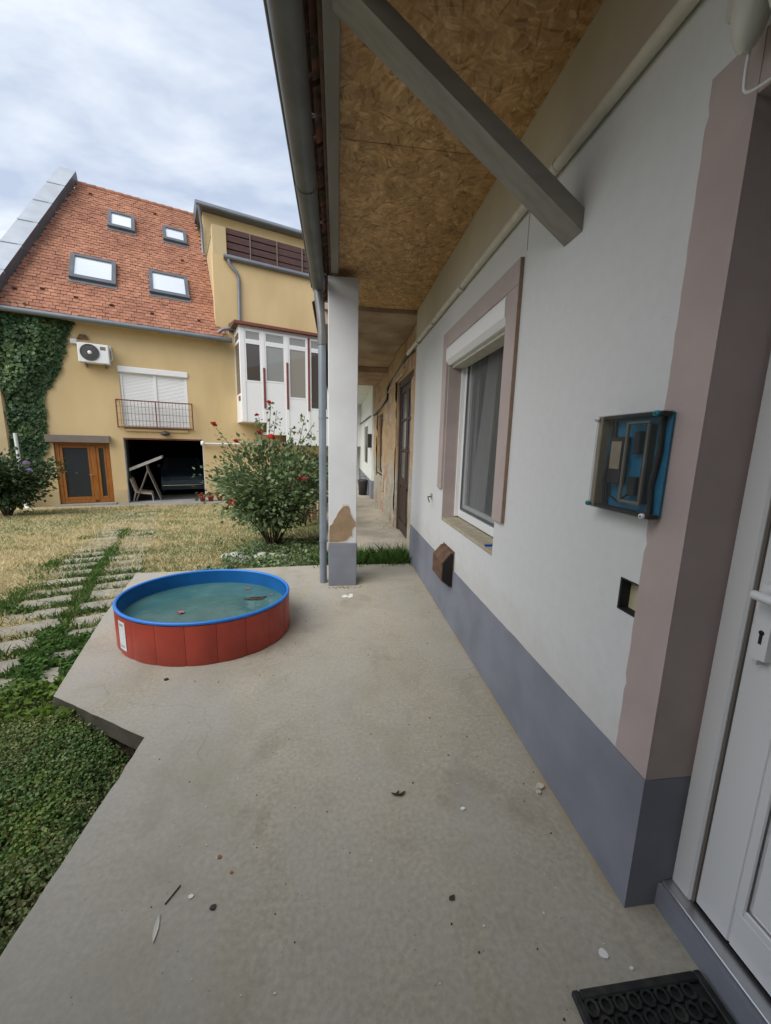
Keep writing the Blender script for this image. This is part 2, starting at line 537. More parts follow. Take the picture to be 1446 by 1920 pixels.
def make_water():
    m, nt, b, out = newmat('murky_water')
    p = pos(nt)
    c = ramp(nt, noise(nt, p, 3.2, 3), [(.35, (.05, .14, .145)), (.65, (.085, .19, .18))])
    nt.links.new(c, b.inputs['Base Color'])
    b.inputs['Roughness'].default_value = .03
    b.inputs['IOR'].default_value = 1.33
    b.inputs['Specular IOR Level'].default_value = .5
    bump(nt, b, noise(nt, p, 7, 2), .12, .02)


make_water()
leafmat('dry_blade', [(.56, .46, .25), (.72, .61, .37), (.62, .52, .29), (.78, .68, .45), (.46, .42, .2), (.36, .29, .15), (.84, .75, .53)], .8, .1, .35)
leafmat('green_blade', [(.1, .15, .045), (.16, .22, .07), (.25, .28, .11), (.13, .19, .055), (.32, .33, .15), (.08, .13, .035)], .7, .15, .25)
leafmat('rich_green_blade', [(.04, .1, .02), (.07, .15, .03), (.1, .19, .04)], .65, .2, .25)
leafmat('cover_leaf', [(0.081, 0.169, 0.050), (0.161, 0.284, 0.083), (0.115, 0.223, 0.066), (0.230, 0.365, 0.110), (0.322, 0.392, 0.154), (0.230, 0.243, 0.110), (0.149, 0.257, 0.077)], .6, .25, .2, 5.0)
leafmat('pale_cover_leaf', [(0.220, 0.300, 0.105), (0.308, 0.350, 0.147), (0.264, 0.250, 0.126), (0.176, 0.275, 0.084)], .65, .2, .2)
leafmat('lime_leaf', [(.14, .23, .03), (.2, .3, .05), (.1, .19, .03)], .55, .25, .3)
leafmat('dead_litter', [(.15, .085, .05), (.24, .14, .09), (.11, .07, .045), (.28, .19, .13)], .9, .1, .05)
leafmat('rose_leaf', [(0.072, 0.122, 0.052), (0.120, 0.183, 0.081), (0.168, 0.238, 0.109), (0.096, 0.152, 0.067), (0.240, 0.305, 0.127), (0.156, 0.201, 0.115)], .45, .35, .15)
leafmat('shrub_leaf', [(.03, .06, .024), (.055, .095, .04), (.04, .075, .03), (.08, .12, .05)], .5, .3, .15)
leafmat('ivy_leaf', [(0.030, 0.072, 0.031), (0.054, 0.111, 0.046), (0.081, 0.143, 0.058), (0.041, 0.088, 0.036), (0.135, 0.202, 0.091)], .5, .3, .12, 1.3)

# ------------------------------------------------------------------ helpers
WP = {}           # position of each object's origin inside the frame its parts are built in


def link(o):
    COL.objects.link(o)
    return o


def tag(o, label=None, cat=None, group=None, kind=None):
    if label: o['label'] = label
    if cat: o['category'] = cat
    if group: o['group'] = group
    if kind: o['kind'] = kind
    return o


def thing(name, loc, label, cat, group=None, rz=0, frame=None):
    o = link(bpy.data.objects.new(name, None))
    o.empty_display_size = .1
    o.location = loc
    o.rotation_euler = (0, 0, rz)
    WP[o] = Vector(frame) if frame is not None else Vector(loc)
    return tag(o, label, cat, group)


class MB:
    def __init__(self):
        self.v, self.f, self.s, self.mi = [], [], [], []
        self.cur = 0

    def add(self, verts, faces, smooth=False):
        n = len(self.v)
        self.v += [tuple(q) for q in verts]
        self.f += [tuple(i+n for i in f) for f in faces]
        self.s += [smooth]*len(faces)
        self.mi += [self.cur]*len(faces)
        return self

    def box(self, x0, x1, y0, y1, z0, z1):
        return self.add([(x0, y0, z0), (x1, y0, z0), (x1, y1, z0), (x0, y1, z0), (x0, y0, z1), (x1, y0, z1), (x1, y1, z1), (x0, y1, z1)],
                        [(0, 3, 2, 1), (4, 5, 6, 7), (0, 1, 5, 4), (1, 2, 6, 5), (2, 3, 7, 6), (3, 0, 4, 7)])

    def bbox(self, x0, x1, y0, y1, z0, z1, b=.004):
        """box with chamfered edges"""
        bm = bmesh.new()
        bmesh.ops.create_cube(bm, size=1)
        for q in bm.verts:
            q.co = Vector(((x0+x1)/2+q.co.x*(x1-x0), (y0+y1)/2+q.co.y*(y1-y0), (z0+z1)/2+q.co.z*(z1-z0)))
        bmesh.ops.bevel(bm, geom=list(bm.edges), offset=b, segments=1, affect='EDGES')
        return self.frombm(bm)

    def frombm(self, bm, smooth=False):
        bm.verts.index_update()
        self.add([q.co[:] for q in bm.verts], [[q.index for q in f.verts] for f in bm.faces], smooth)
        bm.free()
        return self

    def prism(self, poly, a0, a1, axis='y'):
        """poly in the two other axes, extruded along axis"""
        n = len(poly)

        def mk(p, a):
            if axis == 'y': return (p[0], a, p[1])
            if axis == 'x': return (a, p[0], p[1])
            return (p[0], p[1], a)
        vs = [mk(p, a0) for p in poly]+[mk(p, a1) for p in poly]
        fs = [tuple(range(n))[::-1], tuple(range(n, 2*n))]+[(i, (i+1) % n, (i+1) % n+n, i+n) for i in range(n)]
        return self.add(vs, fs)

    def tube(self, pts, r, n=8, caps=True, smooth=True):
        pts = [Vector(p) for p in pts]
        rs = r if isinstance(r, (list, tuple)) else [r]*len(pts)
        vs, fs = [], []
        up = None
        for i, p in enumerate(pts):
            t = (pts[min(i+1, len(pts)-1)]-pts[max(i-1, 0)]).normalized()
            if up is None:
                up = Vector((0, 0, 1)) if abs(t.z) < .9 else Vector((1, 0, 0))
            a = t.cross(up).normalized()
            b = a.cross(t).normalized()
            up = b
            for k in range(n):
                w = 2*PI*k/n
                vs.append(p+(a*math.cos(w)+b*math.sin(w))*rs[i])
        for i in range(len(pts)-1):
            for k in range(n):
                fs.append((i*n+k, i*n+(k+1) % n, (i+1)*n+(k+1) % n, (i+1)*n+k))
        self.add(vs, fs, smooth)
        if caps:
            m = (len(pts)-1)*n
            self.add(vs[:n], [tuple(range(n))[::-1]])
            self.add(vs[m:], [tuple(range(n))])
        return self

    def lathe(self, prof, c=(0, 0, 0), n=24, axis='z', smooth=True):
        vs, fs = [], []
        for (r, h) in prof:
            for k in range(n):
                w = 2*PI*k/n
                x, y = r*math.cos(w), r*math.sin(w)
                vs.append((c[0]+x, c[1]+y, c[2]+h) if axis == 'z' else ((c[0]+x, c[1]+h, c[2]+y) if axis == 'y' else (c[0]+h, c[1]+x, c[2]+y)))
        for i in range(len(prof)-1):
            for k in range(n):
                fs.append((i*n+k, i*n+(k+1) % n, (i+1)*n+(k+1) % n, (i+1)*n+k))
        return self.add(vs, fs, smooth)

    def holed(self, fixed0, fixed1, a0, a1, z0, z1, holes, axis='x'):
        """solid slab between two parallel planes with rectangular through holes (a0,a1,z0,z1)"""
        A = sorted({a0, a1, *[h[0] for h in holes], *[h[1] for h in holes]})
        Z = sorted({z0, z1, *[h[2] for h in holes], *[h[3] for h in holes]})
        A = [a for a in A if a0 <= a <= a1]
        Z = [z for z in Z if z0 <= z <= z1]

        def solid(i, j):
            if i < 0 or j < 0 or i >= len(A)-1 or j >= len(Z)-1: return False
            am, zm = (A[i]+A[i+1])/2, (Z[j]+Z[j+1])/2
            return not any(h[0] < am < h[1] and h[2] < zm < h[3] for h in holes)

        def P(f, a, z): return (f, a, z) if axis == 'x' else (a, f, z)
        for i in range(len(A)-1):
            for j in range(len(Z)-1):
                if not solid(i, j): continue
                l, r, b, t = A[i], A[i+1], Z[j], Z[j+1]
                for f in (fixed0, fixed1):
                    self.add([P(f, l, b), P(f, r, b), P(f, r, t), P(f, l, t)], [(0, 1, 2, 3)])
                for di, dj, e in ((-1, 0, (l, b, l, t)), (1, 0, (r, b, r, t)), (0, -1, (l, b, r, b)), (0, 1, (l, t, r, t))):
                    if not solid(i+di, j+dj):
                        self.add([P(fixed0, e[0], e[1]), P(fixed0, e[2], e[3]), P(fixed1, e[2], e[3]), P(fixed1, e[0], e[1])], [(0, 1, 2, 3)])
        return self

    def build(self, name, mat, parent=None, label=None):
        me = bpy.data.meshes.new(name)
        xs = np.array(self.v)
        c = Vector(((xs[:, 0].min()+xs[:, 0].max())/2, (xs[:, 1].min()+xs[:, 1].max())/2, xs[:, 2].min()))
        me.from_pydata([tuple(q) for q in (xs-np.array(c))], [], self.f)
        mats = mat if isinstance(mat, (list, tuple)) else [mat]
        for q in mats:
            me.materials.append(MATS[q])
        me.polygons.foreach_set('use_smooth', self.s)
        me.polygons.foreach_set('material_index', self.mi)
        me.update()
        o = link(bpy.data.objects.new(name, me))
        WP[o] = c
        o.location = c
        if parent is not None:
            o.parent = parent
            o.location = c-WP[parent]
        if label: o['label'] = label
        return o


def copyobj(o, loc, parent=None, rz=None):
    c = link(o.copy())
    c.location = loc
    if rz is not None: c.rotation_euler = (0, 0, rz)
    if parent is not None: c.parent = parent
    return c


def np_mesh(name, verts, faces_n, mat, parent=None, smooth=False):
    """verts (k,n,3): k polygons of n corners each"""
    k, n, _ = verts.shape
    v = verts.reshape(-1, 3)
    c = np.array([v[:, 0].mean(), v[:, 1].mean(), v[:, 2].min()])
    me = bpy.data.meshes.new(name)
    me.vertices.add(k*n)
    me.vertices.foreach_set('co', (v-c).astype(np.float32).ravel())
    me.loops.add(k*n)
    me.loops.foreach_set('vertex_index', np.arange(k*n, dtype=np.int32))
    me.polygons.add(k)
    me.polygons.foreach_set('loop_start', np.arange(0, k*n, n, dtype=np.int32))
    me.polygons.foreach_set('loop_total', np.full(k, n, dtype=np.int32))
    me.update(calc_edges=True)
    me.materials.append(MATS[mat])
    o = link(bpy.data.objects.new(name, me))
    WP[o] = Vector(c)
    o.location = c
    if parent is not None:
        o.parent = parent
        o.location = Vector(c)-WP[parent]
    return o


def leaf_quads(p, size, nrm_bias=(0, 0, .6), aspect=.6, dirs=None):
    """one diamond leaf per point: p (k,3), size (k,)"""
    k = len(p)
    d = RNG.normal(size=(k, 3)) if dirs is None else dirs+RNG.normal(size=(k, 3))*.35
    d /= np.linalg.norm(d, axis=1)[:, None]+1e-9
    nr = RNG.normal(size=(k, 3))*.7+np.array(nrm_bias)
    sdir = np.cross(d, nr)
    sdir /= np.linalg.norm(sdir, axis=1)[:, None]+1e-9
    s = size[:, None]
    w = s*aspect*.5
    nn = np.cross(sdir, d)
    return np.stack([p-d*s*.5, p+sdir*w+nn*s*.1-d*s*.05, p+d*s*.5, p-sdir*w+nn*s*.1-d*s*.05], axis=1)


_lat = RNG.random((64, 64))


def vnoise(x, y, sc):
    x, y = np.asarray(x)*sc+100, np.asarray(y)*sc+100
    xi, yi = np.floor(x).astype(int), np.floor(y).astype(int)
    fx, fy = x-xi, y-yi
    fx, fy = fx*fx*(3-2*fx), fy*fy*(3-2*fy)
    g = lambda a, b: _lat[a % 64, b % 64]
    return (g(xi, yi)*(1-fx)+g(xi+1, yi)*fx)*(1-fy)+(g(xi, yi+1)*(1-fx)+g(xi+1, yi+1)*fx)*fy


def fbm(x, y, sc):
    return (vnoise(x, y, sc)+.5*vnoise(x, y, sc*2.1)+.25*vnoise(x, y, sc*4.3))/1.75


# ------------------------------------------------------------------ the ground
HA = .3817                                # the yellow house stands at this angle to the porch
HX, HY = math.cos(HA), math.sin(HA)       # along its front
PX, PY = -6.909, 14.053                   # a point on its front wall
SLAB = [(-.978, -6.0), (-.978, 1.859), (-1.66, 2.25), (-1.985, 3.32), (-2.27, 4.47), (-.2, 4.66), (1.3, 4.66), (1.3, -6.0)]


def inside(x, y, poly):
    x, y = np.asarray(x, float), np.asarray(y, float)
    r = np.zeros(x.shape, bool)
    n = len(poly)
    for i in range(n):
        (x1, y1), (x2, y2) = poly[i], poly[(i+1) % n]
        if y1 == y2: continue
        c = ((y1 > y) != (y2 > y)) & (x < (x2-x1)*(y-y1)/(y2-y1)+x1)
        r ^= c
    return r


def smooth01(t):
    t = np.clip(t, 0, 1)
    return t*t*(3-2*t)


def gh(x, y):
    x, y = np.asarray(x, float), np.asarray(y, float)
    g = -.06-.052*np.clip(y-2, 0, 11.6)
    bed = smooth01((2.55+.25*(x+1.6)-y)/.35)*smooth01((x+2.15+.35*(2.2-y)*.3)/.35)
    g = g-.07*bed
    under = smooth01((x+1.5)/.5)*smooth01((4.3-y)/.5)
    g = g-.1*under
    g = g+.03*(vnoise(x, y, .8)-.5)*(1-bed)
    return g


def bed_mask(x, y):
    return (y < 2.5+.25*(x+1.6)) & (x > -2.15-.1*(2.2-y))


def ground_mesh():
    xs = np.concatenate([[-400, -120, -50, -25], np.arange(-16, 3.01, .16), [6, 15, 40, 120, 400]])
    ys = np.concatenate([[-400, -100, -30, -12], np.arange(-6, 22.01, .16), [30, 50, 120, 400]])
    X, Y = np.meshgrid(xs, ys)
    Z = gh(X, Y)
    v = np.stack([X, Y, Z], -1).reshape(-1, 3)
    nx, ny = len(xs), len(ys)
    fs = [(j*nx+i, j*nx+i+1, (j+1)*nx+i+1, (j+1)*nx+i) for j in range(ny-1) for i in range(nx-1)]
    me = bpy.data.meshes.new('ground')
    me.from_pydata(v.tolist(), [], fs)
    me.materials.append(MATS['soil'])
    me.materials.append(MATS['bed_soil'])
    cx = np.array([v[list(f)].mean(0)[:2] for f in fs])
    b = bed_mask(cx[:, 0], cx[:, 1]) & (cx[:, 1] > -6)
    me.polygons.foreach_set('material_index', b.astype(np.int32))
    me.polygons.foreach_set('use_smooth', [True]*len(fs))
    o = link(bpy.data.objects.new('ground', me))
    tag(o, kind='structure')
    return o


ground_mesh()

# porch slab: one cast sheet with a worn edge
mb = MB()
bm = bmesh.new()
edge_pts = []
for i, (xa, ya) in enumerate(SLAB):
    xb, yb = SLAB[(i+1) % len(SLAB)]
    L = math.hypot(xb-xa, yb-ya)
    k = max(1, int(L/.06)) if i in (0, 1, 2, 3, 4) else 1
    for q in range(k):
        t = q/k
        jx = 0 if q == 0 else random.gauss(0, .0012)-(.008 if random.random() < .03 else 0)*(1 if i in (0,) else 0)
        jy = 0 if q == 0 else random.gauss(0, .0012)
        edge_pts.append((xa+(xb-xa)*t-jx, ya+(yb-ya)*t+jy))
vs = [bm.verts.new((x, y, 0)) for x, y in edge_pts]
bm.faces.new(vs)
ext = bmesh.ops.extrude_face_region(bm, geom=bm.faces[:])
for q in ext['geom']:
    if isinstance(q, bmesh.types.BMVert): q.co.z = -.1
bmesh.ops.recalc_face_normals(bm, faces=bm.faces[:])
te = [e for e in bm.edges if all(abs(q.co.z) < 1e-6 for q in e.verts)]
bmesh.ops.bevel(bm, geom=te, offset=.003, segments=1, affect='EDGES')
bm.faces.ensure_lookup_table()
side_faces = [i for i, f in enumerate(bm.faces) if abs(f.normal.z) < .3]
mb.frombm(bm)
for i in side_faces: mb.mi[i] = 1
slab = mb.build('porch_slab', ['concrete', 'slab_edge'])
tag(slab, kind='structure')
# foundation strip set back under the slab, seen in the notch
fo = MB().box(-.86, 1.2, -6, 4.5, -.5, -.1).build('slab_footing', 'bed_soil')
tag(fo, kind='structure')
# old pavement along the neighbouring rooms
op = MB().box(-.25, 1.3, 5.12, 17.2, -.4, -.015).build('old_pavement', 'old_pavement')
tag(op, kind='structure')
# apron in front of the yellow house
ap = MB()
ap.box(-3.2, 8.5, -.95, .35, -.9, -.655)
ap = ap.build('house_apron', 'apron_concrete')
c = ap.location.copy()
ap.location = (PX+HX*c.x-HY*c.y, PY+HY*c.x+HX*c.y, c.z)
ap.rotation_euler = (0, 0, HA)
tag(ap, kind='structure')

# stepping-stone path: two rows of cast pavers running square to the yellow house
path = link(bpy.data.objects.new('garden_path', None))
path.location = (-2.6, 4.5, -.15)
WP[path] = Vector(path.location)
tag(path, kind='structure')


def uv2xy(u, v): return (HX*u-HY*v, HY*u+HX*v)


PAVERS = []
for row in range(31):
    for side in (0, 1):
        v = 1.98+row*.365+random.uniform(-.03, .03)
        ln = random.uniform(.19, .265)
        u0, u1 = ((-1.43, -.99) if side == 0 else (-.885, -.45))
        u0 += random.uniform(-.03, .03); u1 += random.uniform(-.03, .03)
        if v < 3.0 and side == 1: continue
        if side == 1:
            lim = -.70+(v-2.7)*.09-.06 if v < 3.8 else (-.62+(v-3.8)*.13-.04 if v < 5.1 else -.4)
            u1 = min(u1, lim)
        if u1-u0 < .1: continue
        if row > 20 and random.random() < .35: continue
        ang = random.uniform(-.05, .05)
        bm = bmesh.new()
        nn = 5
        pts = []
        for k in range(4):
            ax, ay = [(u0, v-ln/2), (u1, v-ln/2), (u1, v+ln/2), (u0, v+ln/2)][k]
            bx, by = [(u1, v-ln/2), (u1, v+ln/2), (u0, v+ln/2), (u0, v-ln/2)][k]
            for q in range(4):
                t = (q+.12 if q == 0 else q)/4
                pts.append((ax+(bx-ax)*t+random.uniform(-.017, .017), ay+(by-ay)*t+random.uniform(-.017, .017)))
        um = (u0+u1)/2
        pts = [(um+(a-um)*math.cos(ang)-(b-v)*math.sin(ang), v+(a-um)*math.sin(ang)+(b-v)*math.cos(ang)) for a, b in pts]
        xy = [uv2xy(*q) for q in pts]
        zt = float(gh(*uv2xy(um, v)))+.014+random.uniform(-.008, .008)
        tx, ty = random.uniform(-.03, .03), random.uniform(-.03, .03)
        cx, cy = uv2xy(um, v)
        vv = [bm.verts.new((x, y, zt+(x-cx)*tx+(y-cy)*ty)) for x, y in xy]
        f = bm.faces.new(vv)
        ex = bmesh.ops.extrude_face_region(bm, geom=[f])
        for q in ex['geom']:
            if isinstance(q, bmesh.types.BMVert): q.co.z = zt-.09
        bmesh.ops.recalc_face_normals(bm, faces=bm.faces[:])
        te = [e for e in bm.edges if all(q.co.z > zt-.05 for q in e.verts)]
        bmesh.ops.bevel(bm, geom=te, offset=.006, segments=1, affect='EDGES')
        MB().frombm(bm).build('paver', 'paver', path)
        PAVERS.append((u0, u1, v-ln/2, v+ln/2))
PV = np.array(PAVERS)


def on_paver(x, y, grow=0):
    u, v = HX*x+HY*y, -HY*x+HX*y
    r = np.zeros(len(x), bool)
    for a, b, c, d in PV:
        r |= (u > a-grow) & (u < b+grow) & (v > c-grow) & (v < d+grow)
    return r


def house_n(x, y):
    return -(x-PX)*HY+(y-PY)*HX


# ------------------------------------------------------------------ the porch house
WX = .956
house = thing('porch_house', (WX, 2.0, 0), 'white plastered house with grey plinth and open chipboard-ceiled porch along the right', 'house')
# window (y 2.19..3.37), door (y -.1..0.925), switch niche
wall = MB().holed(WX, 1.256, -1.049, 4.82, .49, 2.685, [(2.19, 3.37, .85, 2.34), (-.1, .925, .4, 2.322), (1.044, 1.125, .968, 1.08)]).build('wall', 'white_plaster', house)
MB().box(WX+.035, WX+.05, 1.046, 1.123, .97, 1.078).build('niche_back', 'niche_cream', house, 'cream back of a small square hole left open in the wall')
nb = MB()
for q in ((1.117, 1.1248, .9685, 1.0795), (1.0445, 1.117, .9685, .973), (1.0445, 1.117, 1.075, 1.0795)):
    nb.box(WX-.0015, WX+.034, *q)
nb.build('niche_rim', 'seal_black', house)
wob = [(.9125+i*(4.82-.9125)/90, .49+random.uniform(-.0022, .0022)+.002*math.sin(i*.37)) for i in range(91)]
MB().prism([(.9125, -.1), (4.82, -.1)]+wob[::-1], .95, 1.25, 'x').build('plinth', 'plinth_paint', house)
MB().box(.95, 1.25, -1.049, -.1, -.1, .49).build('plinth', 'plinth_paint', house)
MB().box(.97, 1.256, -1.049, 4.93, 2.685, 3.14).build('frieze', 'beige_plaster', house)
MB().box(1.256, 1.3, -1.049, 4.9, 0, 3.14).build('inner_wall', 'room', house)
# mauve surround of the doorway
ds = MB()
jag = [(1.042+random.uniform(-.0016, .0016)-(.006 if random.random() < .05 else 0), .494+i*(2.44-.494)/70) for i in range(71)]
ds.prism([(.9125, .494)]+jag+[(.9125, 2.44)], WX-.005, WX+.002, 'x')
ds.bbox(WX-.005, WX+.002, -.23, .9125, 2.31, 2.44, .002)
ds.bbox(WX-.005, WX+.002, -.23, -.1, .492, 2.31, .002)
ds.build('door_surround', 'mauve_paint', house)
MB().box(WX+.0025, 1.14, .9125, .9265, .492, 2.31).build('door_reveal', 'mauve_paint', house)
MB().box(WX+.0025, 1.14, -.1, .9265, 2.31, 2.3235).build('door_reveal', 'mauve_paint', house)
# threshold upstand and aluminium sill
MB().box(1.06, 1.14, -.1, .912, -.05, .085).build('door_step', 'plinth_paint', house)
MB().bbox(1.072, 1.15, -.1, .911, .0855, .098, .002).build('door_sill', 'alu', house)
# entrance door
door = MB()
DXF = 1.105
door.bbox(DXF, DXF+.07, .845, .9115, .098, 2.308, .006)
door.bbox(DXF, DXF+.07, -.1, -.035, .098, 2.308, .006)
door.bbox(DXF, DXF+.07, -.035, .845, 2.24, 2.308, .006)
door = door.build('door', 'pvc', house)
dl = MB()
dl.box(DXF+.03, DXF+.075, -.03, .84, .108, 2.235)
for a0, a1, z0, z1 in ((.735, .838, .11, 2.233), (-.028, .075, .11, 2.233), (.075, .735, .11, .235), (.075, .735, 1.0, 1.12), (.075, .735, 2.1, 2.233)):
    dl.bbox(DXF+.012, DXF+.031, a0, a1, z0, z1, .005)
dl.build('leaf', 'pvc', door)
for z0, z1 in ((.236, .999), (1.121, 2.099)):
    pm = MB()
    pm.bbox(DXF+.02, DXF+.03, .1, .71, z0+.025, z1-.025, .008)
    pm.build('panel', 'pvc', door)
    gk = MB()
    for y0, y1, za, zb in ((.075, .1, z0, z1), (.71, .735, z0, z1), (.1, .71, z0, z0+.025), (.1, .71, z1-.025, z1)):
        gk.bbox(DXF+.008, DXF+.016, y0, y1, za, zb, .003)
    gk.build('bead', 'pvc', door)
MB().box(DXF+.0105, DXF+.03, .8385, .8445, .1, 2.24).build('gasket', 'awning_grey', door)
MB().box(DXF+.0105, DXF+.03, -.03, .84, .0985, .1075).build('gasket', 'seal_black', door)
hd_ = MB()
bm = bmesh.new()
bmesh.ops.create_cube(bm, size=1)
for q in bm.verts:
    q.co = Vector((DXF+.0005+q.co.x*.026, .79+q.co.y*.036, 1.07+q.co.z*.235))
bmesh.ops.bevel(bm, geom=[e for e in bm.edges if abs(e.verts[0].co.x-e.verts[1].co.x) > .005], offset=.017, segments=5, affect='EDGES')
hd_.frombm(bm)
hd_.tube([(DXF, .79, 1.145), (DXF-.028, .79, 1.145), (DXF-.045, .788, 1.145)], [.013, .012, .012], 12)
hd_.tube([(DXF-.045, .80, 1.145), (DXF-.05, .76, 1.146), (DXF-.05, .69, 1.147), (DXF-.047, .665, 1.146)], [.012, .0125, .011, .009], 12)
h_ = hd_.build('handle', 'pvc', door)
MB().lathe([(0, -.0015), (.0065, -.001), (.0065, .0)], (DXF-.013, .79, 1.043), 12, 'x').box(DXF-.0142, DXF-.0122, .7865, .7935, 1.012, 1.038).build('keyhole', 'seal_black', h_)

# window with its surround, roller box, net and sill
win = MB()
XW = 1.10
for y0, y1, z0, z1 in ((2.192, 2.25, .87, 2.338), (3.31, 3.368, .87, 2.338), (2.25, 3.31, .87, .935), (2.25, 3.31, 2.27, 2.338)):
    win.bbox(XW, XW+.07, y0, y1, z0, z1, .005)
win = win.build('window', 'pvc', house)
sash = MB()
for y0, y1, z0, z1 in ((2.252, 2.305, .937, 2.268), (3.255, 3.308, .937, 2.268), (2.305, 3.255, .937, .99), (2.305, 3.255, 2.215, 2.268)):
    sash.bbox(XW+.02, XW+.065, y0, y1, z0, z1, .005)
sash.build('sash', 'pvc', win)
sc_ = MB()
for y0, y1, z0, z1 in ((2.258, 2.275, .945, 2.26), (3.283, 3.3, .945, 2.26), (2.275, 3.283, .945, .962), (2.275, 3.283, 2.243, 2.26)):
    sc_.box(XW+.004, XW+.016, y0, y1, z0, z1)
isf = sc_.build('insect_screen_frame', 'metal_sheet_dark', win)
MB().box(XW+.009, XW+.0105, 2.2755, 3.2825, .9625, 2.2425).build('insect_net', 'insect_net', win)
MB().box(XW+.042, XW+.048, 2.306, 3.254, .991, 2.214).build('pane', 'window_glass', win)
# curtains hanging inside
for (y0, y1, yb0, yb1) in ((2.2, 2.62, 2.2, 2.62), (2.86, 3.02, 2.98, 3.3), (3.24, 3.4, 3.26, 3.4)):
    cu = MB()
    n = 30
    rows = 8
    vsx = []
    for j in range(rows+1):
        t = j/rows
        for i in range(n+1):
            s = i/n
            yy = (y0+(y1-y0)*s)*(1-t)+(yb0+(yb1-yb0)*s)*t
            vsx.append((1.195+.016*math.sin(s*24+t*.7)+.006*math.sin(s*53), yy, 2.3-t*1.42))
    cu.add(vsx, [(j*(n+1)+i, j*(n+1)+i+1, (j+1)*(n+1)+i+1, (j+1)*(n+1)+i) for j in range(rows) for i in range(n)], True)
    cu.build('curtain', 'curtain', win)
sb = MB()
sb.prism([(WX-.018, 2.338), (1.099, 2.338), (1.099, 2.19), (WX-.0, 2.19), (WX-.028, 2.225), (WX-.03, 2.315)], 2.193, 3.367, 'y')
sb.build('shutter_box', 'window_white', win)
MB().bbox(WX+.03, 1.099, 2.2, 3.36, 2.168, 2.189, .002).build('shutter_slot', 'pvc_cream', win)
for y0 in (2.1925, 3.3415):
    MB().bbox(1.07, 1.0995, y0, y0+.026, .872, 2.167, .002).build('guide_rail', 'window_white', win)
su = MB()
su.bbox(WX-.022, WX+.001, 3.372, 3.5, 1.12, 2.47, .003)
su.bbox(WX-.022, WX+.001, 2.055, 3.372, 2.3425, 2.47, .003)
su.bbox(WX-.022, WX+.001, 2.055, 2.188, 1.07, 2.3425, .003)
su.build('surround', 'mauve_paint', win)
MB().box(WX-.0205, WX-.001, 2.0515, 2.0545, 1.072, 2.468).build('surround_edge', 'foam_edge', win)
MB().box(WX+.002, 1.0995, 3.3605, 3.3695, .862, 2.189).build('reveal', 'mauve_paint', win)
MB().box(WX+.002, 1.0695, 2.1905, 2.1922, .862, 2.189).build('reveal', 'mauve_paint', win)
MB().bbox(WX-.003, 1.11, 2.191, 3.36, .835, .862, .003).build('sill', 'sill_stone', win)
MB().box(2.6, 2.62, 1.6, 4.2, .3, 2.8).box(1.3, 2.6, 1.6, 1.62, .3, 2.8).box(1.3, 2.6, 4.2, 4.22, .3, 2.8).box(1.3, 2.6, 1.6, 4.2, .28, .3).box(1.3, 2.6, 1.6, 4.2, 2.8, 2.82).build('room', 'room', house)

MB().prism([(2.03, 2.49), (2.033, 2.49), (2.037, 2.58), (2.035, 2.672), (2.0325, 2.672), (2.0345, 2.58)], WX-.0015, WX+.001, 'x').build('crack', 'foam_edge', house)

# soffit boards
soff = MB().box(-.03, 1.25, -1.049, 4.93, 3.142, 3.16).build('soffit', 'beam_grey', house)
for y0, y1 in ((-1.048, -.112), (-.108, 2.387), (2.391, 4.905)):
    MB().box(.012, .969, y0, y1, 3.124, 3.1415).build('osb_panel', 'osb', soff)
MB().bbox(-.056, .0105, -1.049, 3.86, 3.045, 3.1415, .005).build('eave_beam', 'beam_grey', house)
MB().bbox(-.05, .004, 3.861, 3.93, 3.05, 3.14, .004).build('beam_end', 'rust_brown', house)
# diagonal strut from the wall up to the eave beam
x0, z0 = WX-.001, 2.346
x1, z1 = -.02, 3.03
MB().prism([(x0, z0), (x0, z0+.082), (x1+.06, z1+.04), (x1, z1+.01)], 1.56, 1.682, 'y').build('strut', 'strut_grey', house)
# roof: attic body and courses of old tiles ending over the gutter
rf = MB().prism([(-.1, 3.162), (3.8, 6.3), (7.6, 3.162)], -1.049, 4.95, 'y').build('roof', 'tile_old', house)
tm = MB().prism([(-.155, 3.085), (.32, 3.463), (.31, 3.478), (-.16, 3.105)], 0, .172, 'y')
t0 = tm.build('eave_tile', 'tile_old', rf)
zt = t0.location.copy()
for i in range(32):
    y = -1.04+i*.181
    loc = zt+Vector((random.uniform(-.012, .012), y, random.uniform(-.006, .006)))
    if i == 0:
        t0.location = loc
    else:
        copyobj(t0, loc, rf)
# tile undersides and battens seen between gutter and beam
for i in range(32):
    y = -1.04+i*.181
    MB().prism([(-.112+random.uniform(-.01, .01), 3.075), (-.06, 3.10), (-.06, 3.14), (-.115, 3.12)], y+.01, y+.15+random.uniform(0, .02), 'y').build('tile_lug', 'tile_old', rf)
MB().box(-.075, -.0575, -1.049, 4.2, 3.06, 3.1).build('batten', 'rust_brown', rf)
MB().box(6.9, 7.2, -5, 4.9, -.3, 3.16).box(1.3, 6.9, 4.6, 4.82, -.3, 3.16).box(1.3, 6.9, -5, -4.8, -.3, 3.16).build('rear_wall', 'white_plaster', house)
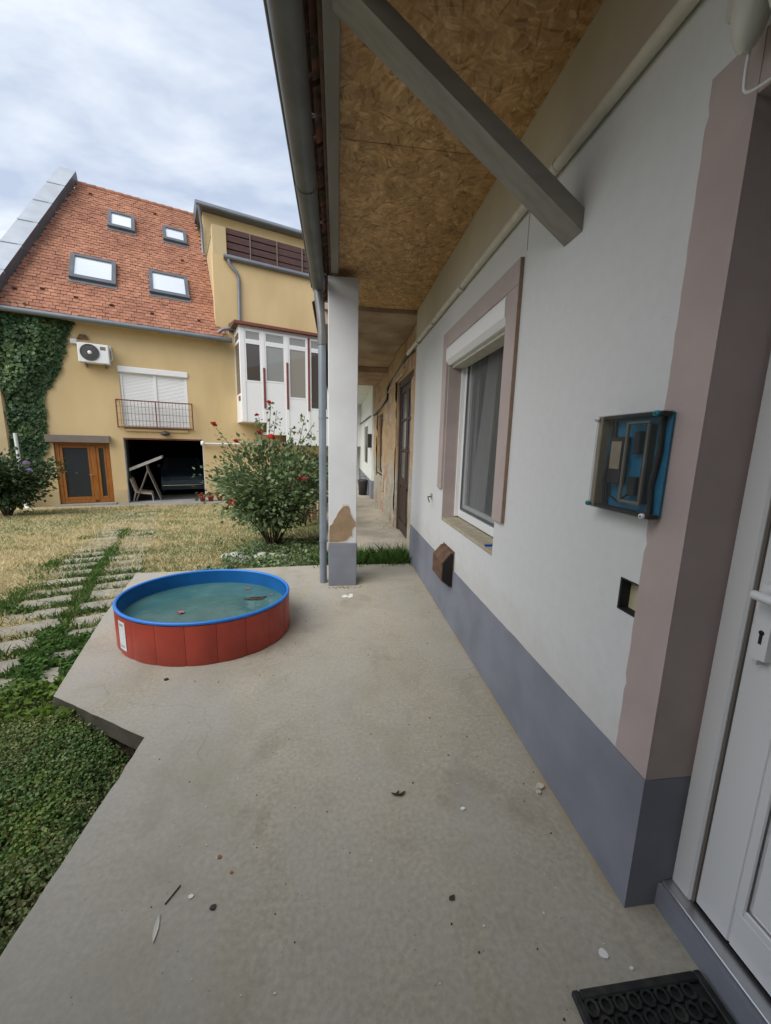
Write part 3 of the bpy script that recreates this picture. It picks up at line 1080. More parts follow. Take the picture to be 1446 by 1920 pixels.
# gutter
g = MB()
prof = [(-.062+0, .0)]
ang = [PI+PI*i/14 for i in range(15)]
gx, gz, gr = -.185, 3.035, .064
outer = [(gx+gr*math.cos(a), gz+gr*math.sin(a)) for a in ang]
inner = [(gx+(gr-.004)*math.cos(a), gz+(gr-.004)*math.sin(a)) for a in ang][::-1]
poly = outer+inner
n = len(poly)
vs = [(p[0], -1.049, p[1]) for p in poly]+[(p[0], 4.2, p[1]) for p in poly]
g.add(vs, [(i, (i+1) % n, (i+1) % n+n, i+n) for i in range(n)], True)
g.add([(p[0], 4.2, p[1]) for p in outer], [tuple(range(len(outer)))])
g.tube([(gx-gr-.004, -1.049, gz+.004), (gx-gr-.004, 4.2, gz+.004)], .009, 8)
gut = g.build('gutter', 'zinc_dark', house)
for y in (-.2, 2.62):
    o2 = [(gx+(gr+.003)*math.cos(a), gz+(gr+.003)*math.sin(a)) for a in ang]
    k = len(o2)
    MB().add([(p[0], y, p[1]) for p in o2]+[(p[0], y+.05, p[1]) for p in o2], [(i, i+1, i+1+k, i+k) for i in range(k-1)], True).build('joint', 'zinc_dark', gut)
for y in (-.6, .35, 1.25, 2.15, 3.05, 3.9):
    MB().box(gx-gr-.012, gx+gr+.02, y, y+.022, gz+.012, gz+.018).build('hanger', 'zinc_dark', gut)
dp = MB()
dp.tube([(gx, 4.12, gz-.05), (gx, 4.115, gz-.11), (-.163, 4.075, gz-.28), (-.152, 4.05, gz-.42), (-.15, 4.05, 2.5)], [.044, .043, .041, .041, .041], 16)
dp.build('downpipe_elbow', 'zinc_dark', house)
dpp = MB().tube([(-.15, 4.05, .002), (-.15, 4.05, 2.5)], .0385, 18).build('downpipe', 'pipe_blue_grey', house)
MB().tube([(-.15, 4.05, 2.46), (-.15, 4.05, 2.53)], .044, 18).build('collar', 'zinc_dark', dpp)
for z in (.46, 1.75):
    cl = MB().tube([(-.15, 4.05, z), (-.15, 4.05, z+.022)], .0415, 18)
    cl.box(-.112, -.088, 4.035, 4.065, z+.002, z+.02)
    cl.build('clip', 'pipe_blue_grey', dpp)

# pillar with its broken render
pil = MB().bbox(-.088, .203, 3.93, 4.22, .468, 3.052, .006).build('pillar', 'pillar_plaster', house)
MB().bbox(-.091, .206, 3.927, 4.223, -.02, .468, .006).build('pillar_base', 'plinth_paint', pil)
bp = [(-.084, .478), (-.083, .60), (-.078, .66), (-.05, .68), (-.035, .72), (-.01, .755), (.008, .80), (.035, .835), (.06, .865), (.088, .872), (.115, .872), (.135, .84), (.142, .79), (.165, .74), (.196, .70), (.198, .655), (.17, .635), (.158, .60), (.162, .555), (.13, .535), (.10, .50), (.06, .488), (0, .48)]
pt = MB()
n = len(bp)
yf = 3.9275
pt.add([(x, yf, z) for x, z in bp]+[(x, 3.931, z) for x, z in bp], [tuple(range(n))]+[(i, (i+1) % n, (i+1) % n+n, i+n) for i in range(n)])
pt.build('bare_patch', 'bare_plaster', pil, 'brown patch where the white render has fallen off')
cx_, cz_ = sum(q[0] for q in bp)/n, sum(q[1] for q in bp)/n
uc = []
for x, z in bp:
    k_ = random.uniform(1.03, 1.12)
    uc.append((min(.199, max(-.085, cx_+(x-cx_)*k_)), max(.472, cz_+(z-cz_)*k_)))
MB().add([(x, 3.9285, z) for x, z in uc]+[(x, 3.931, z) for x, z in uc], [tuple(range(n))]+[(i, (i+1) % n, (i+1) % n+n, i+n) for i in range(n)]).build('undercoat', 'plaster_chip', pil)
# raised lips of the surviving render around the patch
lip = MB()
for i in range(n):
    (xa, za), (xb, zb) = bp[i], bp[(i+1) % n]
    lip.tube([(xa, yf+.001, za), (xb, yf+.001, zb)], .0022, 5)
lip.build('render_edge', 'pillar_plaster', pil)

# things fixed to the porch wall
gp = thing('gas_pipe', (.93, 1.0, 2.685), 'cream painted gas pipe running along the wall under the chipboard ceiling', 'pipe')
MB().tube([(.931, -1.049, 2.69), (.931, 1.0, 2.688), (.931, 3.0, 2.695), (.931, 5.28, 2.705)], .0235, 14).build('tube', 'pvc_cream', gp)
for y in (.55, 3.02, 4.6):
    MB().tube([(.931, y, 2.69), (.931, y+.05, 2.69)], .0275, 14).build('coupling', 'pvc_cream', gp)
for y in (1.75, 3.9):
    MB().tube([(.931, y, 2.692), (.931, y+.015, 2.692)], .0265, 14).box(.931, .972, y+.003, y+.012, 2.71, 2.722).build('bracket', 'pvc_cream', gp)

mt = thing('meter_box', (WX, 1.13, 1.30), 'smoky clear-lidded electricity meter box with blue inside beside the door surround', 'meter box')
fx = WX-.05
xb = WX-.0075
MB().box(xb-.006, xb, .998, 1.262, 1.304, 1.612).build('back_plate', 'blue_panel', mt)
fr = MB()
fr.bbox(fx+.003, xb-.006, 1.246, 1.266, 1.302, 1.614, .002)
fr.build('side_strip', 'sill_stone', mt)
f2 = MB()
f2.bbox(fx+.003, xb-.006, .998, 1.246, 1.602, 1.614, .002)
f2.bbox(fx+.003, xb-.006, .998, 1.246, 1.302, 1.314, .002)
f2.build('rim', 'black_plastic', mt)
ins = MB()
ins.bbox(fx+.012, xb-.006, 1.145, 1.205, 1.39, 1.545, .003)
ins.bbox(fx+.012, xb-.006, 1.045, 1.065, 1.34, 1.58, .003)
ins.build('meter', 'black_plastic', mt)
ln = MB()
ln.bbox(fx+.006, fx+.016, 1.127, 1.137, 1.335, 1.59, .002)
ln.bbox(fx+.006, fx+.016, 1.045, 1.127, 1.582, 1.59, .002)
ln.bbox(fx+.006, fx+.016, 1.045, 1.127, 1.335, 1.345, .002)
ln.bbox(fx+.006, fx+.016, 1.045, 1.053, 1.345, 1.582, .002)
ln.build('hatch_frame', 'beam_grey', mt)
MB().bbox(fx+.014, xb-.007, 1.08, 1.112, 1.36, 1.42, .003).bbox(fx+.014, xb-.007, 1.085, 1.108, 1.49, 1.56, .003).build('breaker', 'black_plastic', mt)
MB().bbox(fx+.009, fx+.0118, 1.152, 1.198, 1.44, 1.53, .001).build('dial', 'sill_stone', mt)
for yy, r_ in ((1.026, .008), (1.228, .006), (1.215, .004)):
    MB().tube([(fx+.03, yy, 1.315), (fx+.026, yy+.006, 1.40), (fx+.03, yy-.006, 1.5), (fx+.03, yy, 1.6)], r_, 7).build('cable', 'black_plastic', mt)
MB().tube([(fx+.02, 1.2, 1.4), (fx+.018, 1.19, 1.35), (fx+.018, 1.15, 1.335), (fx+.018, 1.11, 1.36)], .004, 6).build('cable', 'seal_black', mt)
lid = MB()
lid.bbox(fx-.003, fx+.0025, .994, 1.268, 1.3, 1.616, .0015)
lid.box(fx+.003, xb-.007, .9945, .9975, 1.3, 1.616)
lid.build('lid', 'lid_smoke', mt)
for y, z, mm in ((1.262, 1.604, 'pvc'), (1.01, 1.607, 'teal_screw'), (1.262, 1.312, 'teal_screw'), (1.012, 1.309, 'pvc')):
    sw = MB()
    sw.lathe([(0, -.009), (.0075, -.009), (.0085, -.004), (.0085, .0)], (fx-.003, y, z), 12, 'x')
    sw = sw.build('screw', mm, mt)
    MB().lathe([(0, -.0012), (.0035, -.0008), (.0035, 0)], (fx-.0115, y, z), 8, 'x').build('screw_slot', 'seal_black', sw)

vt = thing('vent_cover', (WX, 3.05, .345), 'rusty brown metal flue cover sticking out over the grey plinth below the window', 'vent')
MB().prism([(WX-.001, .64), (WX-.03, .64), (WX-.1, .555), (WX-.1, .40), (WX-.03, .345), (WX-.001, .345)], 2.935, 3.23, 'y').build('hood', 'rust_brown', vt)
MB().prism([(WX-.007, .335), (WX-.007, .65), (WX-.0005, .65), (WX-.0005, .335)], 2.92, 3.245, 'y').build('flange', 'rust_brown', vt)
MB().prism([(WX-.008, .63), (WX-.03, .63), (WX-.092, .55), (WX-.092, .405), (WX-.03, .355), (WX-.008, .355)], 2.931, 2.9355, 'y').build('side_opening', 'seal_black', vt)

lp = thing('porch_lamp', (WX, .95, 2.47), 'greyish white twin-head porch lamp with dangling cable above the door surround', 'lamp')
MB().bbox(WX-.03, WX-.001, .9, 1.01, 2.52, 2.62, .008).build('base', 'lamp_opal', lp)
for (cx, cy, cz, ty) in ((WX-.06, .9, 2.435, .1), (WX-.075, .815, 2.42, -.1)):
    hb = MB()
    ax = Vector((0, ty*.3, -1)).normalized()
    c0 = Vector((cx, cy, cz+.09))
    ptsx, rr = [], []
    for i in range(13):
        t = i/12
        ptsx.append(c0+ax*(t*.15))
        rr.append(.037*math.sqrt(max(.003, 1-((t-.35)/.66)**2)) if t > .35 else .037*(.72+.28*math.sin(t/.35*PI/2)))
    hb.tube(ptsx, rr, 18)
    hb = hb.build('head', 'lamp_opal', lp)
    MB().tube([c0+ax*.02, c0+ax*.026], .0366, 18).build('seam', 'seal_black', hb)
    MB().tube([c0, Vector((WX-.02, (cy+.95)/2, 2.565))], [.02, .016], 10).build('neck', 'ceramic_dark', lp)
MB().tube([(WX-.03-.02*math.sin(t*PI), .905-.0*t-.06*max(0, t-.7)**1.5*5, 2.53-.235*math.sin(min(1, t*1.15)*PI/2)) for t in [i/16 for i in range(17)]], .0035, 8).build('cable', 'pvc', lp)

hk = thing('wall_hook', (WX, 3.7, .98), 'small metal shutter catch on the white wall left of the window', 'hook')
MB().box(WX-.012, WX, 3.72, 3.76, .975, 1.03).build('plate', 'alu', hk)
MB().tube([(WX-.01, 3.74, 1.0), (WX-.05, 3.72, 1.0), (WX-.06, 3.66, .985), (WX-.055, 3.63, .96)], .006, 6).build('arm', 'rust_brown', hk)
tag(MB().tube([(.958, 2.318, .8695), (1.0, 2.317, .8695)], .0075, 8).tube([(1.002, 2.317, .8695), (1.018, 2.316, .8695)], .0085, 8).build('marker_pen', 'blue_plastic'),
    'small blue pen lying on the stone window sill', 'pen')
wr = MB().tube([(1.09, 2.27, 1.1), (1.05, 2.26, 1.0), (1.06, 2.27, .93), (1.03, 2.29, .875)], .003, 5).build('loose_wire', 'pvc')
tag(wr, 'thin loose wire hanging at the near corner of the window', 'wire')

# unseen wing with a dark passage, added behind the viewer to shade the near porch
sw_ = thing('shading_wing', (-2.6, -2.5, 0), 'plain unseen wing added behind the viewer to shade the near porch', 'house')
MB().holed(-.7, -.4, -6.5, .955, -.3, 3.3, [(-1.6, .95, -.3, 2.95)], 'y').build('wall', 'shading_plaster', sw_)
MB().box(-1.9, -1.602, -5, -.701, -.3, 3.2).build('shading_wall', 'shading_plaster', sw_)
MB().box(-1.6, 1.25, -5, -.701, 2.96, 3.2).build('shading_ceiling', 'shading_plaster', sw_)
MB().box(.951, 1.25, -5, -1.06, -.3, 2.955).build('shading_wall', 'shading_plaster', sw_)
shading_end = MB().box(-1.6, .95, -5.1, -5.0, -.3, 2.955).build('shading_end', 'old_board', sw_)
MB().box(-6.5, -6.2, -5, -.701, -.3, 3.3).build('side_wall', 'shading_plaster', sw_)
MB().prism([(-5.2, 3.302), (-2.8, 4.2), (-.3, 3.302)], -6.7, 1.3, 'x').build('roof', 'tile_old', sw_)

# ------------------------------------------------------------------ older rooms further along the porch
oldh = thing('old_house', (1.05, 7.5, 0), 'unrenovated old house with peeling tan plaster beyond the white pillar', 'house')
XO = 1.05
MB().holed(XO, 1.4, 4.93, 10.72, -.3, 3.2, [(5.42, 6.82, -.3, 2.56), (8.8, 10.02, .82, 2.24)]).build('wall', 'old_plaster', oldh)
rw = MB()
ys_ = np.arange(4.94, 10.72, .075); zs_ = np.arange(-.02, 3.08, .075)
YY, ZZ = np.meshgrid(ys_, zs_)
rough = .012+.05*np.clip(fbm(YY, ZZ, 1.7)-.38, 0, 1)+.018*fbm(YY+40, ZZ, 7.0)
low = fbm(YY+12, ZZ, 1.4) < .47
rough = np.where(low, .004+.008*fbm(YY, ZZ, 9.0), rough)
edge = np.minimum(np.abs(YY-5.42), np.abs(YY-6.82))
nyc = len(ys_)
vv = [(XO-float(r), float(y), float(z)) for r, y, z in zip(rough.ravel(), YY.ravel(), ZZ.ravel())]
ff, mi_ = [], []
for j in range(len(zs_)-1):
    for i in range(nyc-1):
        yc, zc_ = ys_[i]+.037, zs_[j]+.037
        if 5.36 < yc < 6.88 and zc_ < 2.62: continue
        if 8.74 < yc < 10.08 and .76 < zc_ < 2.3: continue
        ff.append((j*nyc+i, (j+1)*nyc+i, (j+1)*nyc+i+1, j*nyc+i+1))
        mi_.append(1 if low[j, i] and low[j+1, i+1] else 0)
rw.add(vv, ff)
rw.mi = mi_
rw.build('rough_render', ['old_plaster', 'old_masonry'], oldh, 'crumbling tan render with bare masonry showing through')
od = MB()
for y0, y1, z0, z1 in ((5.42, 5.5, .0, 2.56), (6.74, 6.82, .0, 2.56), (5.5, 6.74, 2.47, 2.56)):
    od.bbox(XO+.03, XO+.13, y0, y1, z0, z1, .006)
od = od.build('door', 'old_door_brown', oldh)
for y0, y1 in ((5.502, 6.118), (6.122, 6.738)):
    lf = MB()
    for a0, a1, b0, b1 in ((y0, y0+.085, .02, 2.465), (y1-.085, y1, .02, 2.465), (y0+.085, y1-.085, .02, .2), (y0+.085, y1-.085, .82, .95), (y0+.085, y1-.085, 2.36, 2.465), (y0+.085, y1-.085, 1.40, 1.44), (y0+.085, y1-.085, 1.9, 1.94)):
        lf.bbox(XO+.05, XO+.095, a0, a1, b0, b1, .005)
    lf.box(XO+.075, XO+.09, y0+.08, y1-.08, .19, .83)
    for k in range(3):
        a = y0+.12+k*.14
        lf.bbox(XO+.055, XO+.08, a, a+.1, .25, .78, .012)
    lf = lf.build('leaf', 'old_door_brown', od)
    for b0, b1 in ((.951, 1.399), (1.441, 1.899), (1.941, 2.359)):
        MB().box(XO+.07, XO+.075, y0+.086, y1-.086, b0, b1).build('pane', 'old_pane', lf)
MB().box(XO+.2, XO+.22, 5.4, 6.85, 0, 2.6).build('inner_curtain', 'curtain', oldh)
ow = MB()
for y0, y1, z0, z1 in ((8.8, 8.9, .82, 2.24), (9.92, 10.02, .82, 2.24), (8.9, 9.92, 2.14, 2.24), (8.9, 9.92, .82, .9)):
    ow.bbox(XO+.06, XO+.14, y0, y1, z0, z1, .006)
ow = ow.build('window', 'old_door_brown', oldh)
for k in range(4):
    MB().bbox(XO+.08, XO+.1, 8.902+k*.255, 8.902+k*.255+.25, 1.22, 2.138, .004).build('board', 'old_board', ow)
MB().bbox(XO+.085, XO+.1, 8.902, 9.918, .902, 1.215, .004).build('board', 'board_pale', ow)
MB().box(XO+.0, XO+.14, 8.78, 10.04, .78, .815).build('sill', 'old_plaster', oldh)
MB().box(-.15, 1.4, 4.935, 10.72, 3.08, 3.15).build('ceiling', 'old_ceiling', oldh)
for y in (8.2,):
    MB().bbox(-.12, XO-.002, y, y+.16, 2.96, 3.079, .01).build('ceiling_beam', 'old_ceiling', oldh)
MB().box(-.15, 0.0, 5.0, 10.7, 2.93, 3.0795).build('edge_beam', 'old_ceiling', oldh)
MB().prism([(-.3, 3.152), (3.8, 6.25), (7.6, 3.152)], 4.955, 17.3, 'y').build('roof', 'tile_old', oldh)
# crumbled plaster lumps along the old wall
for i in range(26):
    y, z = random.uniform(4.95, 10.6), random.uniform(.05, 3.0)
    if 5.35 < y < 6.9 and z < 2.6 or 8.7 < y < 10.1 and .7 < z < 2.3: continue
    k = random.randint(6, 9)
    rr = random.uniform(.07, .22)
    pl = [(y+rr*random.uniform(.6, 1)*math.cos(2*PI*q/k), min(3.05, max(.02, z+rr*random.uniform(.6, 1.2)*math.sin(2*PI*q/k)))) for q in range(k)]
    MB().prism(pl, XO-random.uniform(.006, .018), XO+.001, 'x').build('plaster_flake', random.choice(['old_plaster', 'beige_plaster', 'bare_plaster']), oldh)
rub = MB()
for i in range(420):
    y = random.uniform(5.15, 11)
    x = XO-abs(random.gauss(0, .16))-.01
    r = random.uniform(.004, .017)
    rub.prism([(x+r*random.uniform(.6, 1)*math.cos(q*1.05), y+r*random.uniform(.6, 1.2)*math.sin(q*1.05)) for q in range(6)], -.014, -.014+r*random.uniform(.3, .8), 'z')
tag(rub.build('plaster_rubble', 'plaster_chip'), 'crumbled plaster rubble along the foot of the old wall', 'rubble', kind='stuff')
cab = thing('wall_cable', (1.02, 8, 2.5), 'sagging dark cable strung along the peeling old wall', 'cable')
MB().tube([(1.0, 5.3, 2.76), (1.02, 5.9, 2.8), (1.02, 7.0, 2.72), (1.02, 8.0, 2.66), (1.02, 8.05, 2.44), (1.015, 9.0, 2.36), (1.0, 10.6, 2.3), (.94, 11.4, 2.31), (.93, 16.5, 2.33)], .022, 7).build('sleeve', 'black_plastic', cab)
MB().tube([(1.03, 6.2, 2.62), (1.03, 7.2, 2.6), (1.03, 9.6, 2.48)], .016, 6).build('conduit', 'beige_plaster', cab)

farh = thing('far_white_house', (.957, 13.5, 0), 'white rendered rooms with grey plinth at the far end of the porch', 'house')
MB().holed(.957, 1.35, 10.73, 17.2, .5, 3.2, [(12.2, 13.9, .9, 2.26)]).build('wall', 'far_white', farh)
MB().box(.95, 1.35, 10.73, 17.2, -.3, .5).build('plinth', 'plinth_paint', farh)
fw_ = MB().bbox(1.0, 1.05, 12.2, 13.9, .9, 2.26, .004).build('window', 'screen_dark', farh)
MB().bbox(.97, .999, 12.2, 13.9, 2.1, 2.26, .004).build('shutter_box', 'window_white', fw_)
MB().box(-1.5, .95, 16.9, 17.2, -.3, 3.6).build('end_wall', 'far_white', farh)
MB().box(-.15, 1.35, 10.73, 16.85, 3.08, 3.15).build('ceiling', 'far_white', farh)
fm = thing('far_meter_box', (.957, 10.9, 1.4), 'small dark meter box on the far white wall beyond the old window', 'meter box')
MB().bbox(.85, .956, 10.76, 11.05, 1.42, 1.8, .006).build('case', 'black_plastic', fm)
MB().bbox(.843, .8495, 10.78, 11.03, 1.45, 1.77, .003).build('lid', 'awning_grey', fm)
fb = thing('dark_bin', (.75, 11.6, 0), 'small dark bin standing by the far white wall', 'bin')
MB().lathe([(0, 0), (.12, 0), (.15, .42), (.155, .44), (.13, .47), (0, .48)], (.78, 11.6, -.012), 16).build('body', 'black_plastic', fb)
MB().tube([(.70, 11.6, .4), (.70, 11.6, .55), (.86, 11.6, .55), (.86, 11.6, .4)], .008, 6).build('handle', 'black_plastic', fb)
fl = thing('far_lamp', (.6, 16.88, 2.6), 'tiny wall lamp on the pale end wall far along the porch', 'lamp')
MB().lathe([(0, 0), (.07, .0), (.1, .08), (.05, .14), (0, .15)], (.62, 16.84, 2.55), 14).build('shade', 'ceramic_dark', fl)

# ------------------------------------------------------------------ the yellow house (built in its own frame: along the front, depth, height)
yh = thing('yellow_house', (PX, PY, -.65), 'yellow two-storey house with red tiled roof, garage and white glazed balcony', 'house', rz=HA, frame=(0, 0, -.65))
MB().holed(0, .32, -3.6, 2.83, -.8, 5.18, [(-2.045, -.615, -.8, 1.375), (-.22, 2.2, -.8, 1.55), (-.165, 1.81, 1.95, 3.845)], 'y').build('front_wall', 'yellow_plaster', yh)
MB().box(2.83, 8.6, -.025, .32, -.8, 7.86).build('tall_wall', 'yellow_plaster', yh)
MB().box(-3.6, 8.6, 8.0, 8.3, -.8, 9.5).box(-3.6, -3.3, .32, 8.0, -.8, 5.1).box(8.3, 8.6, .32, 8.0, -.8, 7.86).build('rear_wall', 'yellow_plaster', yh)
# low plinth band
MB().box(-3.6, -2.05, -.018, -.001, -.75, -.2).build('plinth_band', 'yellow_plaster_dull', yh)
MB().box(-.61, -.225, -.018, -.001, -.75, -.2).build('plinth_band', 'yellow_plaster_dull', yh)
# side of the taller part rising along the roof
MB().box(2.86, 3.28, -.02, .38, 5.18, 8.79).build('pier', 'yellow_plaster_dull', yh)
MB().box(2.9, 3.12, .38, 3.0, 5.0, 8.72).build('side_parapet', 'yellow_plaster_dull', yh)
MB().box(2.89, 3.14, .38, 3.0, 8.722, 8.76).build('parapet_cap', 'metal_sheet_dark', yh)
MB().box(3.12, 8.6, .32, 3.0, 7.7, 7.86).build('terrace_floor', 'apron_concrete', yh)
MB().box(2.86, 8.6, 3.0, 7.9, 5.2, 10.55).build('upper_storey', 'yellow_plaster', yh)
ur = MB().prism([(2.6, 10.553), (3.45, 11.15), (8.0, 11.3), (8.0, 11.1), (3.6, 10.553)], 2.65, 8.7, 'x').build('upper_roof', 'metal_sheet_dark', yh)
MB().tube([(2.62, 2.6, 10.6), (8.7, 2.6, 10.62)], .055, 10).build('gutter', 'house_zinc', ur)
MB().tube([(2.7, 2.62, 10.56), (2.74, 2.7, 10.3), (2.8, 2.88, 9.9), (2.8, 2.9, 8.95), (2.66, 2.88, 8.82), (2.5, 2.8, 8.72)], .05, 9).build('downpipe', 'house_zinc', ur)

# terrace fence: brown boards on thin posts
tf = thing('terrace_fence', (0, 0, 0), 'dark brown horizontal board fence along the roof terrace', 'fence')
tf.location = (PX+HX*5.8-HY*.1, PY+HY*5.8+HX*.1, 7.9)
tf.rotation_euler = (0, 0, HA)
WP[tf] = Vector((5.8, .1, 7.9))
zz = 7.95
for k in range(4):
    h = (.19, .2, .2, .18)[k]
    for s0, s1 in ((3.32, 5.05), (5.055, 6.9), (6.905, 8.5)):
        MB().bbox(s0, s1, .055, .085, zz+random.uniform(-.012, .012), zz+h, .004).build('board', 'fence_brown', tf)
    zz += h+.035
for s in (4.1, 5.05, 6.0, 7.0, 8.0):
    MB().box(s, s+.03, .018, .0545, 7.86, 8.8).build('post', 'awning_grey', tf)
MB().box(3.32, 8.5, .09, .1, 7.9, 8.72).build('dark_backing', 'garage_dark', tf)  # near-black sheet added to make the gaps between boards dark
MB().tube([(3.18, -.1, 7.83), (8.6, -.1, 7.83)], .085, 10).build('terrace_gutter', 'house_zinc', yh)
MB().tube([(3.34, -.1, 7.78), (3.36, -.1, 7.62), (3.6, -.09, 7.4), (3.66, -.085, 7.2), (3.63, -.085, 5.75), (3.6, -.1, 5.55), (3.45, -.5, 5.42), (3.0, -.55, 5.32), (2.85, -.5, 5.2)], .055, 9).build('terrace_downpipe', 'house_zinc', yh)

# main roof
RP = R(50)
RE = Vector((0, -.35, 5.10))
RV = Vector((0, math.cos(RP), math.sin(RP)))
RN = Vector((0, -math.sin(RP), math.cos(RP)))


def rp(u, v, w=0): return RE+Vector((u, 0, 0))+RV*v+RN*w


def roof_left(v): return -2.95+(v/7.9)*1.64
def roof_right(v): return 3.13+(v/7.6)*(-.42)


RL = 7.78
rb = MB()
q = [rp(-2.95, -.02), rp(3.13, -.02), rp(2.70, RL), rp(-1.31, RL)]
b_ = [p-RN*.12 for p in q]
rb.add(q+b_, [(0, 1, 2, 3), (7, 6, 5, 4), (0, 4, 5, 1), (1, 5, 6, 2), (2, 6, 7, 3), (3, 7, 4, 0)])
roof = rb.build('roof', 'tile_red', yh)
TW, TH = .15, .152
tm = MB()
bw, bh = TW-.007, TH+.05
tv = [(-bw/2, 0, .034), (bw/2, 0, .034), (bw/2, 0, .016), (-bw/2, 0, .016), (-bw/2, bh, .014), (bw/2, bh, .014)]
tloc = [RV*b+RN*w+Vector((a, 0, 0)) for a, b, w in tv]
tf_ = [(0, 1, 5, 4), (0, 3, 2, 1), (1, 2, 5), (0, 4, 3)]
tmesh = bpy.data.meshes.new('tile')
tmesh.from_pydata([t[:] for t in tloc], [], tf_)
tmesh.materials.append(MATS['tile_red'])
sky_r = [(-.31, .47, 5.24, 6.23), (1.45, 2.22, 5.26, 6.14), (-1.27, -.11, 1.75, 2.97), (.9, 2.06, 1.74, 2.95)]
rest = MB()
cnt = 0
for r in range(int(RL/TH)):
    v = r*TH
    u = -3.2+(TW/2 if r % 2 else 0)
    while u < 3.3:
        if roof_left(v)+TW*.3 < u < roof_right(v)-TW*.3:
            if not any(a+.02 < u < b-.02 and c+.02 < v < d-.2 for a, b, c, d in sky_r):
                jit = RN*random.uniform(-.004, .009)+RV*random.uniform(-.012, .012)+Vector((random.uniform(-.006, .006), 0, 0))
                if cnt < 298:
                    o = link(bpy.data.objects.new('tile', tmesh))
                    o.parent = roof
                    o.location = rp(u, v)+jit-WP[roof]
                    cnt += 1
                else:
                    b0 = rp(u, v)+jit
                    rest.add([b0+t for t in tloc], tf_)
        u += TW
ro = rest.build('upper_tiles', 'tile_red', roof)
ro['kind'] = 'stuff'
rdg = MB()
for k in range(14):
    a = -1.34+k*.29
    p0, p1 = rp(a, RL, .0), rp(min(a+.31, 2.72), RL, .0)
    rdg.tube([p0+Vector((0, .06, .02)), p1+Vector((0, .06, .035))], [.11, .12], 10)
rdg.build('ridge_tiles', 'tile_red', roof)
# snow-guard lugs: a few dark raised tiles
for u, v in ((-2.5, .75), (-1.9, .95), (-1.1, .8), (-.2, .7), (.9, .6), (2.3, .62), (-.9, 7.2), (1.2, 7.0), (2.0, 4.1)):
    MB().add([rp(u-.05, v, .03), rp(u+.05, v, .03), rp(u+.05, v+.12, .03), rp(u-.05, v+.12, .03), rp(u-.04, v, .1), rp(u+.04, v, .1)], [(0, 1, 5, 4), (0, 4, 3), (1, 2, 5), (4, 5, 2, 3)]).build('vent_tile', 'rust_brown', roof)
# skylights
for a, b, c, d in sky_r:
    fr = MB()
    def rbx(m, u0, u1, v0, v1, w0, w1):
        q = [rp(u0, v0, w0), rp(u1, v0, w0), rp(u1, v1, w0), rp(u0, v1, w0), rp(u0, v0, w1), rp(u1, v0, w1), rp(u1, v1, w1), rp(u0, v1, w1)]
        m.add(q, [(0, 3, 2, 1), (4, 5, 6, 7), (0, 1, 5, 4), (1, 2, 6, 5), (2, 3, 7, 6), (3, 0, 4, 7)])
    t = .085
    rbx(fr, a-.03, a+t, c-.03, d+.03, .0, .14)
    rbx(fr, b-t, b+.03, c-.03, d+.03, .0, .14)
    rbx(fr, a+t, b-t, c-.03, c+t+.04, .0, .139)
    rbx(fr, a+t, b-t, d-t, d+.03, .0, .139)
    sk = fr.build('skylight', 'metal_sheet_dark', roof)
    gl = MB()
    rbx(gl, a+t, b-t, c+t+.04, d-t, .05, .1)
    gl.build('pane', 'skylight_glass', sk)
    bl = MB()
    rbx(bl, a+t, b-t, c+t+.04, d-t, .03, .045)
    bl.build('white_backing', 'window_white', sk)  # white sheet added under the pane in place of reflected sky
    ap_ = MB()
    rbx(ap_, a-.06, b+.06, c-.16, c-.03, .02, .05)
    ap_.build('flashing', 'house_zinc', sk)
MB().tube([rp(-3.6, -.08, -.02), rp(3.3, -.08, -.02)], .08, 10).build('eave_gutter', 'house_zinc', roof)
MB().box(-3.6, 2.83, -.3, -.001, 5.0, 5.06).build('eave_board', 'yellow_plaster_dull', roof)
# sheet-metal clad fire wall on the left slope
fwl = MB()
pa, pb = (-2.95, -.3), (-1.31, 8.0)
for k in range(6):
    t0_, t1_ = k/6, (k+1)/6
    ua, va = pa[0]+(pb[0]-pa[0])*t0_, pa[1]+(pb[1]-pa[1])*t0_
    ub, vb = pa[0]+(pb[0]-pa[0])*t1_, pa[1]+(pb[1]-pa[1])*t1_-.012
    W = .36
    m = MB()
    m.add([rp(ua-.5, va, W-.02), rp(ua+.015, va, W), rp(ub+.015, vb, W), rp(ub-.5, vb, W-.02),
           rp(ua-.5, va, -.2), rp(ub-.5, vb, -.2)], [(0, 1, 2, 3), (0, 3, 5, 4)])
    m.add([rp(ua-.5, va, W+.012), rp(ua+.02, va, W+.012), rp(ua+.02, va+.05, W+.012), rp(ua-.5, va+.05, W+.012)], [(0, 1, 2, 3)])
    m.build('cap_sheet', 'metal_sheet', yh)
    m = MB()
    m.add([rp(ua, va, 0), rp(ua, va, W-.002), rp(ub, vb, W-.002), rp(ub, vb, 0)], [(0, 1, 2, 3)])
    if k == 5:
        m.add([rp(ub-.5, vb, -.2), rp(ub, vb, -.2), rp(ub, vb, W-.002), rp(ub-.5, vb, W-.03)], [(0, 1, 2, 3)])
    m.build('side_sheet', 'metal_sheet_dark', yh)
m = MB()
q = [rp(-3.3, -.3, -.25), rp(-3.0, -.3, -.25), rp(-1.36, 8, -.25), rp(-1.7, 8, -.25)]
m.add([(p[0], p[1], p[2]) for p in q]+[(p[0], p[1], -.8) for p in q], [(0, 1, 2, 3), (0, 4, 5, 1), (1, 5, 6, 2), (2, 6, 7, 3), (3, 7, 4, 0)])
m.add([rp(-3.3, -.3, -.25), rp(-3.0, -.3, -.25), rp(-2.97, -.3, .34), rp(-3.36, -.3, .34)], [(0, 1, 2, 3)])
m.build('fire_wall', 'yellow_plaster_dull', yh)

